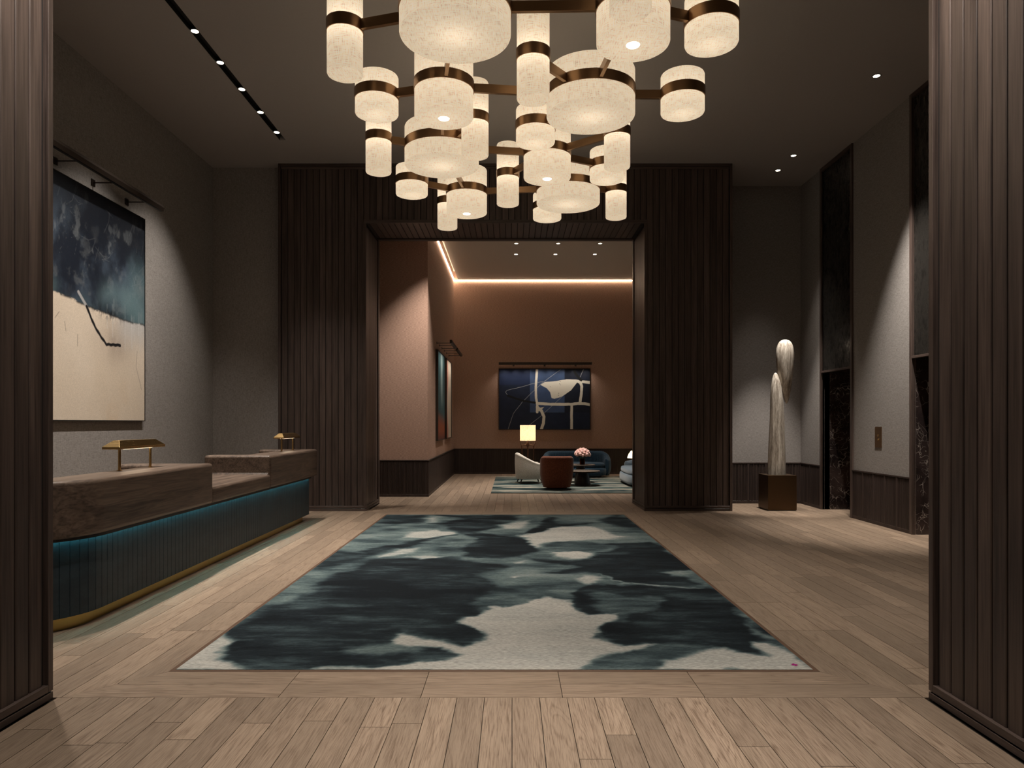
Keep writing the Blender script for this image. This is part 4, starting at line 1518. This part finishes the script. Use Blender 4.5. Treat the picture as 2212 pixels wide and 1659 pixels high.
for row, yy in (('front', 16.7), ('back', 17.77)):
    for cn, xx in (('left', 0.10), ('middle', 1.085), ('right', 2.07)):
        downlight('%s recessed downlight in the %s row of the lounge ceiling' % (cn, row), xx, yy, LZ, P_LOUNGE, (xx, yy + (0.2 if row == 'back' else -0.2), 0), 62, 0.9, 0.045, 'lounge ceiling downlights')

tr = thing('track_light', 'black slot track with a row of small spotlights in the ceiling, left', 'track light', (TX, (TY0 + TY1) / 2, ZC))
tm = (TY0 + TY1) / 2
tc = MB()
tc.box(-TW + 0.001, TW - 0.001, TY0 + 0.001 - tm, TY1 - 0.001 - tm, 0.06, 0.075)
tc.box(-TW + 0.0005, -TW + 0.004, TY0 + 0.001 - tm, TY1 - 0.001 - tm, 0.0, 0.06)
tc.box(TW - 0.004, TW - 0.0005, TY0 + 0.001 - tm, TY1 - 0.001 - tm, 0.0, 0.06)
tc.build('channel', 'black_metal', tr)
sp_me = MB().lathe([(0.03, 0.06), (0.042, 0.05), (0.042, 0.006), (0.038, 0.006)], 28, cap=False).mesh('spot_housing', 'black_metal', R(40))
ln_me = MB().lathe([(0.001, 0.004), (0.040, 0.004), (0.040, 0.008), (0.001, 0.008)], 28).mesh('lens', 'lens_glow', R(40))
for k in range(9):
    yy = 10.85 - 0.70 * k
    s = link('spot_housing', sp_me, tr, (0, yy - tm, 0))
    link('lens', ln_me, s)
    if k % 2:      # every second spot is turned to the painting wall
        light('track_beam', 'SPOT', (0, yy - tm, -0.02), P_TRACK * 1.15, WARM, tr, 0.04, 70, 1.0, (XL - TX, yy - tm, 0.8 - ZC))
    else:
        light('track_beam', 'SPOT', (0, yy - tm, -0.02), P_TRACK * 1.45, WARM, tr, 0.04, 58, 1.0, (0.8, yy - tm, -ZC))

# passage downlights behind the top edge of the picture
for nm, xx, yy in (('left', -0.35, 2.75), ('right', 0.5, 2.75)):
    downlight('%s recessed downlight in the passage ceiling above the viewer' % nm, xx, yy, ZO + 0.01, P_VEST * 0.86, (xx * 0.9, 2.8, 0), 52, 1.0, 0.045, 'passage ceiling downlights')

for nm, xx, tx in (('left', OX0 + 0.55, OX0), ('right', OX1 - 0.55, OX1)):
    downlight('%s wall washing downlight in the passage ceiling above the viewer' % nm, xx, 3.25, ZO + 0.01, P_VEST * 0.6, (tx, 3.4, 3.1), 70, 1.0, 0.045, 'passage ceiling downlights')

# lounge cove light
cvl = thing('cove_light', 'glowing led cove line along the top of the lounge walls', 'cove light', (LX, LY, LZ))
m = MB()
m.box(0.002, 0.028, PIER + 0.03 - LY, -0.002, -0.022, -0.008)
m.box(0.028, 7.0 - LX - 0.01, -0.028, -0.002, -0.022, -0.008)
m.build('led_strip', 'cove_glow', cvl)

# ------------------------------------------------------------------ sculpture on its pedestal
pd = thing('pedestal', 'dark bronze cube pedestal under the stone sculpture', 'pedestal', (4.625, 12.40, 0))
MB().box(-0.245, 0.245, -0.24, 0.24, 0.012, 0.605).build('block', 'pedestal_bronze', pd, bevel=0.003)
MB().box(-0.235, 0.235, -0.23, 0.23, 0.0, 0.012).build('plinth', 'black_metal', pd)
sc = thing('sculpture', 'pale streaked stone sculpture, a drop balanced on a leaning column', 'sculpture', (4.61, 12.40, 0.605))


def loft(rings, n=28):
    """rings: (cx, cy, rx, ry, z)"""
    m = MB()
    vs, fs = [], []
    for cx_, cy_, rx, ry, z in rings:
        for k in range(n):
            a = 2 * PI * k / n
            vs.append((cx_ + rx * math.cos(a), cy_ + ry * math.sin(a), z))
    for i in range(len(rings) - 1):
        for k in range(n):
            j = (k + 1) % n
            fs.append((i * n + k, i * n + j, (i + 1) * n + j, (i + 1) * n + k))
    fs.append(tuple(reversed(range(n))))
    fs.append(tuple((len(rings) - 1) * n + k for k in range(n)))
    return m.add(vs, fs)


def s_edge(x):
    return (1560 + x / 3.859 - 1106) * 12.4 / FPX - 4.61


def s_z(y):
    return 1.5 - (700 + y / 3.859 - HOR) * 12.4 / FPX - 0.605


col_sec = [(380, 527, 1262), (383, 526, 1180), (386, 523, 1050), (392, 520, 930), (399, 517, 800), (401, 513, 720), (402, 507, 640), (404, 500, 580), (407, 493, 530), (412, 485, 490), (418, 474, 455), (425, 465, 430), (432, 457, 415), (440, 450, 406)]
loft([((s_edge(a) + s_edge(b)) / 2, 0, (s_edge(b) - s_edge(a)) / 2, (s_edge(b) - s_edge(a)) / 2 * 0.92, max(0.0, s_z(y))) for a, b, y in col_sec]).build('column', 'travertine', sc, R(70))
dr_sec = [(540, 549, 662), (528, 560, 640), (516, 570, 600), (500, 578, 560), (486, 585, 510), (474, 594, 440), (464, 601, 360), (459, 605, 290), (459, 604, 240), (464, 599, 195), (474, 589, 165), (487, 576, 145), (503, 561, 133), (520, 545, 128)]
loft([((s_edge(a) + s_edge(b)) / 2, 0.045, (s_edge(b) - s_edge(a)) / 2, (s_edge(b) - s_edge(a)) / 2 * 0.9, s_z(y)) for a, b, y in dr_sec]).build('drop', 'travertine', sc, R(70))


# ------------------------------------------------------------------ lounge furniture
def superell(a, b, n, t):
    c, s = math.cos(t), math.sin(t)
    return (a * math.copysign(abs(c) ** (2 / n), c), b * math.copysign(abs(s) ** (2 / n), s))


def tub_shell(a, b, ex, th, z0, hf, t0, t1, nseg=90, chan=0, camp=0.012, bulge=0.03, taper=0.08, endk=0.06):
    """an upholstered shell swept round a plan curve; the back is at +y"""
    ts = [t0 + (t1 - t0) * i / (nseg * 4) for i in range(nseg * 4 + 1)]
    raw = [Vector(superell(a, b, ex, t)) for t in ts]
    cum = [0.0]
    for p_, q_ in zip(raw[:-1], raw[1:]):
        cum.append(cum[-1] + (q_ - p_).length)
    tot = cum[-1]
    P = []
    j = 0
    for i in range(nseg + 1):
        s = tot * i / nseg
        while j < len(cum) - 2 and cum[j + 1] < s:
            j += 1
        f = (s - cum[j]) / max(1e-9, cum[j + 1] - cum[j])
        P.append(raw[j].lerp(raw[j + 1], f))
    m = MB()
    vs, fs = [], []
    nr = 22
    for i, p_ in enumerate(P):
        u = i / nseg
        d = (P[min(i + 1, nseg)] - P[max(i - 1, 0)]).normalized()
        nrm = Vector((d.y, -d.x))
        if nrm.dot(p_) < 0:
            nrm = -nrm
        e = min(1.0, min(u, 1 - u) / endk)
        e = math.sqrt(max(0.0, 1 - (1 - e) ** 2)) * 0.96 + 0.04
        tk = th * e
        hh = hf(u)
        w_ = camp * abs(math.sin(PI * chan * u)) if chan else 0.0
        for k in range(nr):
            if k < 7:                       # outside, from the floor up
                f = k / 6
                z = z0 + (hh - tk / 2 - z0) * f
                off_ = tk / 2 + bulge * math.sin(PI * min(1, f * 0.9 + 0.1)) - taper * (1 - f) ** 2 + w_
            elif k < 14:                    # over the rim
                g = PI * (k - 6.5) / 7.5
                z = hh - tk / 2 + (tk / 2 + w_ * 0.5) * math.sin(g)
                off_ = (tk / 2) * math.cos(g) + (bulge * 0.3 if k == 7 else 0)
            else:                           # inside, downwards
                f = (k - 14) / 7
                z = hh - tk / 2 - (hh - tk / 2 - z0) * f
                off_ = -tk / 2 - w_
            q = p_ + nrm * off_
            vs.append((q.x, q.y, z))
    for i in range(nseg):
        for k in range(nr):
            k2 = (k + 1) % nr
            fs.append((i * nr + k, (i + 1) * nr + k, (i + 1) * nr + k2, i * nr + k2))
    fs.append(tuple(range(nr)))
    fs.append(tuple(reversed([nseg * nr + k for k in range(nr)])))
    return m.add(vs, fs)


def cushion(a, b, ex, z0, z1, cy=0.0, rnd=0.05, n=56):
    rings = []
    for f, zz in ((1 - rnd / a * 1.0, z0), (1 - rnd / a * 0.3, z0 + rnd * 0.3), (1, z0 + rnd), (1, z1 - rnd), (1 - rnd / a * 0.3, z1 - rnd * 0.3), (1 - rnd / a, z1), (0.5, z1 + 0.012), (0.02, z1 + 0.016)):
        rings.append((f, zz))
    m = MB()
    vs, fs = [], []
    for f, zz in rings:
        for k in range(n):
            x, y = superell(a * f, b * f, ex, 2 * PI * k / n)
            vs.append((x, y + cy, zz))
    for i in range(len(rings) - 1):
        for k in range(n):
            j = (k + 1) % n
            fs.append((i * n + k, i * n + j, (i + 1) * n + j, (i + 1) * n + k))
    fs.append(tuple(reversed(range(n))))
    fs.append(tuple((len(rings) - 1) * n + k for k in range(n)))
    return m.add(vs, fs)


SM = R(75)


def smooth01(x):
    x = max(0.0, min(1.0, x))
    return x * x * (3 - 2 * x)


# rust velvet tub chair, seen from behind
t = thing('tub_chair', 'rust velvet tub chair with its rounded back turned to the lobby', 'chair', (1.01, 16.1, 0.012), PI)
tub_shell(0.315, 0.315, 3.2, 0.12, 0.05, lambda u: 0.52 + 0.235 * smooth01(min(u, 1 - u) * 3.4), R(-38), R(218), 80, 0, 0, 0.012, 0.075).build('shell', 'rust_velvet', t, SM)
cushion(0.265, 0.28, 3.0, 0.24, 0.42, -0.03).build('seat_cushion', 'rust_velvet', t, SM)
cushion(0.30, 0.31, 3.2, 0.06, 0.25, -0.0).build('seat_base', 'rust_velvet', t, SM)
MB().lathe([(0.24, 0.0), (0.24, 0.02), (0.20, 0.065)], 32).build('swivel_base', 'dark_leg', t, R(40))

# cream boucle armchair facing right
t = thing('armchair', 'cream boucle armchair with a high sloping back and dark legs', 'chair', (0.44, 17.7, 0.018), R(98))
tub_shell(0.315, 0.31, 2.6, 0.10, 0.11, lambda u: 0.50 + 0.25 * smooth01(min(u, 1 - u) * 2.3 - 0.05), R(-50), R(230), 80, 0, 0, 0.01, 0.025).build('shell', 'cream_boucle', t, SM)
cushion(0.28, 0.30, 2.8, 0.26, 0.42, -0.02).build('seat_cushion', 'cream_boucle', t, SM)
cushion(0.30, 0.31, 2.8, 0.13, 0.27, 0.0, 0.04).build('seat_base', 'cream_boucle', t, SM)
for sx in (-1, 1):
    for sy in (-1, 1):
        MB().tube([(sx * 0.22, sy * 0.22, 0.15), (sx * 0.27, sy * 0.275, 0.0)], [0.022, 0.013], 10).build('leg', 'dark_leg', t, R(40))


def sofa(label, loc, rz, a, b, mat, chan, hh=0.69, cush=1):
    t = thing('sofa', label, 'sofa', loc, rz)
    tub_shell(a - 0.08, b - 0.07, 2.7, 0.15, 0.05, lambda u: hh - 0.20 + 0.20 * smooth01(min(u, 1 - u) * 4.2), R(-28), R(208), 240, chan, 0.014, 0.02, 0.05, 0.03).build('channelled_back', mat, t, SM)
    cushion(a - 0.16, b - 0.12, 3.2, 0.26, 0.40, -0.07, 0.055, 80).build('seat_cushion', mat, t, SM)
    cushion(a - 0.12, b - 0.08, 3.2, 0.05, 0.27, -0.06, 0.06, 80).build('seat_base', mat, t, SM)
    cushion(a - 0.25, b - 0.2, 3.0, 0.0, 0.06, 0, 0.01).build('plinth', 'dark_leg', t, SM)
    return t


sofa('curved navy velvet sofa with channelled back under the navy painting', (1.79, 19.72, 0.0125), 0, 0.93, 0.52, 'navy_velvet', 46, 0.70)
sofa('slate blue curved sofa half hidden by the wooden portal post', (3.22, 17.35, 0.0125), -PI / 2, 1.28, 0.54, 'slate_fabric', 58, 0.70)


def coffee_table(label, loc, r, h, base_r):
    t = thing('coffee_table', label, 'coffee table', loc)
    MB().lathe([(0.001, h - 0.03), (r - 0.02, h - 0.03), (r, h - 0.022), (r, h - 0.006)], 56).build('rim', 'dark_bronze', t, R(40))
    MB().lathe([(r - 0.004, h - 0.006), (r - 0.004, h - 0.001), (r - 0.007, h)], 56).build('table_top', 'table_top_stone', t, R(40))
    MB().lathe([(base_r, 0.0), (base_r, 0.01), (base_r * 0.62, h - 0.031)], 48).build('cone_base', 'table_dark', t, R(40))
    return t


coffee_table('low round coffee table with conical base, nearest the rust chair', (1.69, 17.02, 0.012), 0.42, 0.35, 0.20)
coffee_table('taller round coffee table carrying the pink flowers', (1.72, 17.86, 0.012), 0.37, 0.45, 0.16)

# vase of pink flowers
fv = thing('flower_vase', 'glass vase packed with pink flowers on the taller coffee table', 'vase', (1.76, 17.82, 0.462))
MB().lathe([(0.05, 0.0), (0.062, 0.01), (0.066, 0.08), (0.058, 0.14), (0.062, 0.15), (0.057, 0.15), (0.053, 0.14), (0.06, 0.08), (0.055, 0.014), (0.002, 0.012)], 28).build('vase', 'amber_glass', fv, R(50))
fr_ = random.Random(5)
fl_me = []
for k in range(3):
    bm = bmesh.new()
    bmesh.ops.create_icosphere(bm, subdivisions=3, radius=0.036)
    for v_ in bm.verts:
        a = math.atan2(v_.co.y, v_.co.x)
        e = math.asin(max(-1, min(1, v_.co.z / 0.036)))
        v_.co *= 1 + 0.16 * abs(math.sin(a * 3.5 + k + 3 * math.floor(e * 3.2))) - 0.10 * math.cos(e * 9)
    for f in bm.faces:
        f.smooth = True
    me = bpy.data.meshes.new('flower')
    bm.to_mesh(me)
    bm.free()
    me.materials.append(M['pink_petal'])
    fl_me.append(me)
for k in range(38):
    g = k * 2.39996
    zf = 1 - (k + 0.5) / 38 * 1.15
    rr = math.sqrt(max(0, 1 - zf * zf))
    R0 = 0.155
    c = Vector((math.cos(g) * rr * R0 * 1.1, math.sin(g) * rr * R0 * 1.1, 0.25 + zf * R0 * 0.85))
    o = link('flower', fl_me[k % 3], fv, c)
    o.scale = [fr_.uniform(0.85, 1.2)] * 3
    o.rotation_euler = (fr_.random() * 6, fr_.random() * 6, fr_.random() * 6)
    if k % 2 == 0:
        MB().tube([c * 0.98, (c.x * 0.25, c.y * 0.25, 0.14), (c.x * 0.1, c.y * 0.1, 0.02)], 0.0035, 6).build('stem', 'leaf_green', fv)
for k in range(12):
    g = k * 0.55
    c = Vector((math.cos(g) * 0.13, math.sin(g) * 0.13, 0.19 + 0.03 * math.sin(k * 2.3)))
    d_ = Vector((math.cos(g), math.sin(g), 0.2))
    sd_ = Vector((-math.sin(g), math.cos(g), 0))
    MB().add([c - d_ * 0.07, c + sd_ * 0.02 + Vector((0, 0, .006)), c + d_ * 0.05, c - sd_ * 0.02 + Vector((0, 0, .006)), c - d_ * 0.068 - Vector((0, 0, .003)), c + d_ * 0.048 - Vector((0, 0, .003))],
             [(0, 1, 3), (1, 2, 3), (4, 3, 1), (5, 1, 3), (0, 4, 1), (2, 1, 5), (0, 3, 4), (2, 5, 3)]).build('leaf', 'leaf_green', fv)

# floor lamp behind the cream armchair
fl = thing('floor_lamp', 'floor lamp with cream drum shade on a carved reddish wood frame', 'floor lamp', (0.43, 19.35, 0.0145))
MB().lathe([(0.212, 0.0), (0.212, 0.42), (0.208, 0.42), (0.208, 0.0), (0.212, 0.0)], 48, (0, 0, 1.01), False).build('shade', 'floor_lamp_linen', fl, R(40), uv=True)
light('floor_lamp_bulb', 'POINT', (0, 0, 1.2), 5, (1.0, 0.84, 0.62), fl, 0.05)
MB().lathe([(0.02, 0.84), (0.05, 0.89), (0.03, 0.95), (0.024, 1.06), (0.012, 1.07)], 20).build('hub', 'lamp_wood', fl, R(50))
for k in range(4):
    a = PI / 4 * 0 + k * PI / 2
    c, s = math.cos(a), math.sin(a)
    pr = [(0.03, 0.90), (0.10, 0.885), (0.165, 0.875), (0.195, 0.93), (0.212, 1.0), (0.205, 1.02)]
    MB().tube([(c * r_, s * r_, z_) for r_, z_ in pr], [0.018, 0.014, 0.014, 0.013, 0.010, 0.007], 10).build('shade_arm', 'lamp_wood', fl, R(50))
    pr = [(0.165, 0.88), (0.155, 0.6), (0.15, 0.3), (0.17, 0.0)]
    MB().tube([(c * r_, s * r_, z_) for r_, z_ in pr], [0.015, 0.013, 0.012, 0.010], 10).build('leg', 'lamp_wood', fl, R(50))

# side table and small lamp behind the slate sofa
stb = thing('side_table', 'small dark round side table behind the slate blue sofa', 'side table', (3.44, 19.6, 0.0125))
MB().lathe([(0.20, 0.43), (0.20, 0.45)], 40).build('table_top', 'table_dark', stb, R(40))
MB().lathe([(0.03, 0.012), (0.03, 0.43)], 20).build('stem', 'dark_leg', stb, R(40))
MB().lathe([(0.15, 0.0), (0.15, 0.012)], 36).build('foot', 'dark_leg', stb, R(40))
tl = thing('table_lamp', 'glowing cream table lamp on the side table beside the portal post', 'table lamp', (3.40, 19.6, 0.463))
MB().lathe([(0.07, 0.0), (0.07, 0.012), (0.02, 0.02), (0.018, 0.13)], 28).build('base', 'brass', tl, R(40))
MB().lathe([(0.215, 0.075), (0.215, 0.10), (0.18, 0.19), (0.12, 0.27), (0.10, 0.275)], 40, cap=False).build('shade', 'table_lamp_linen', tl, R(60), uv=True)
light('table_lamp_bulb', 'POINT', (0, 0, 0.16), 9, (1.0, 0.78, 0.5), tl, 0.03)


# lounge rug
def lounge_rug_colour(X, Y):
    n = fbm(X * 0.9, Y * 9, 15, 5, 0.6) + 0.25 * (fbm(X * 2.5, Y * 2.5, 55, 4) - 0.5)
    n = n + 0.05 * np.sin(Y * 22 + 2 * fbm(X, Y, 3, 3))
    st = np.array([0.30, 0.43, 0.50, 0.56, 0.66])
    cs = np.array([[.008, .016, .020], [.022, .045, .048], [.06, .095, .092], [.17, .18, .16], [.32, .30, .25]])
    C = np.stack([np.interp(n, st, cs[:, i]) for i in range(3)], -1)
    return C


lr = painted_grid('lounge_rug', 'lounge_rug_wool', -0.45, 4.6, 15.17, 19.9, 200, 260, lambda u, v, h: (u, v, h + 0.0002 + 0 * u), lounge_rug_colour, None, 0.0115)
tag(lr, 'striped teal and cream rug under the lounge seating', 'rug')
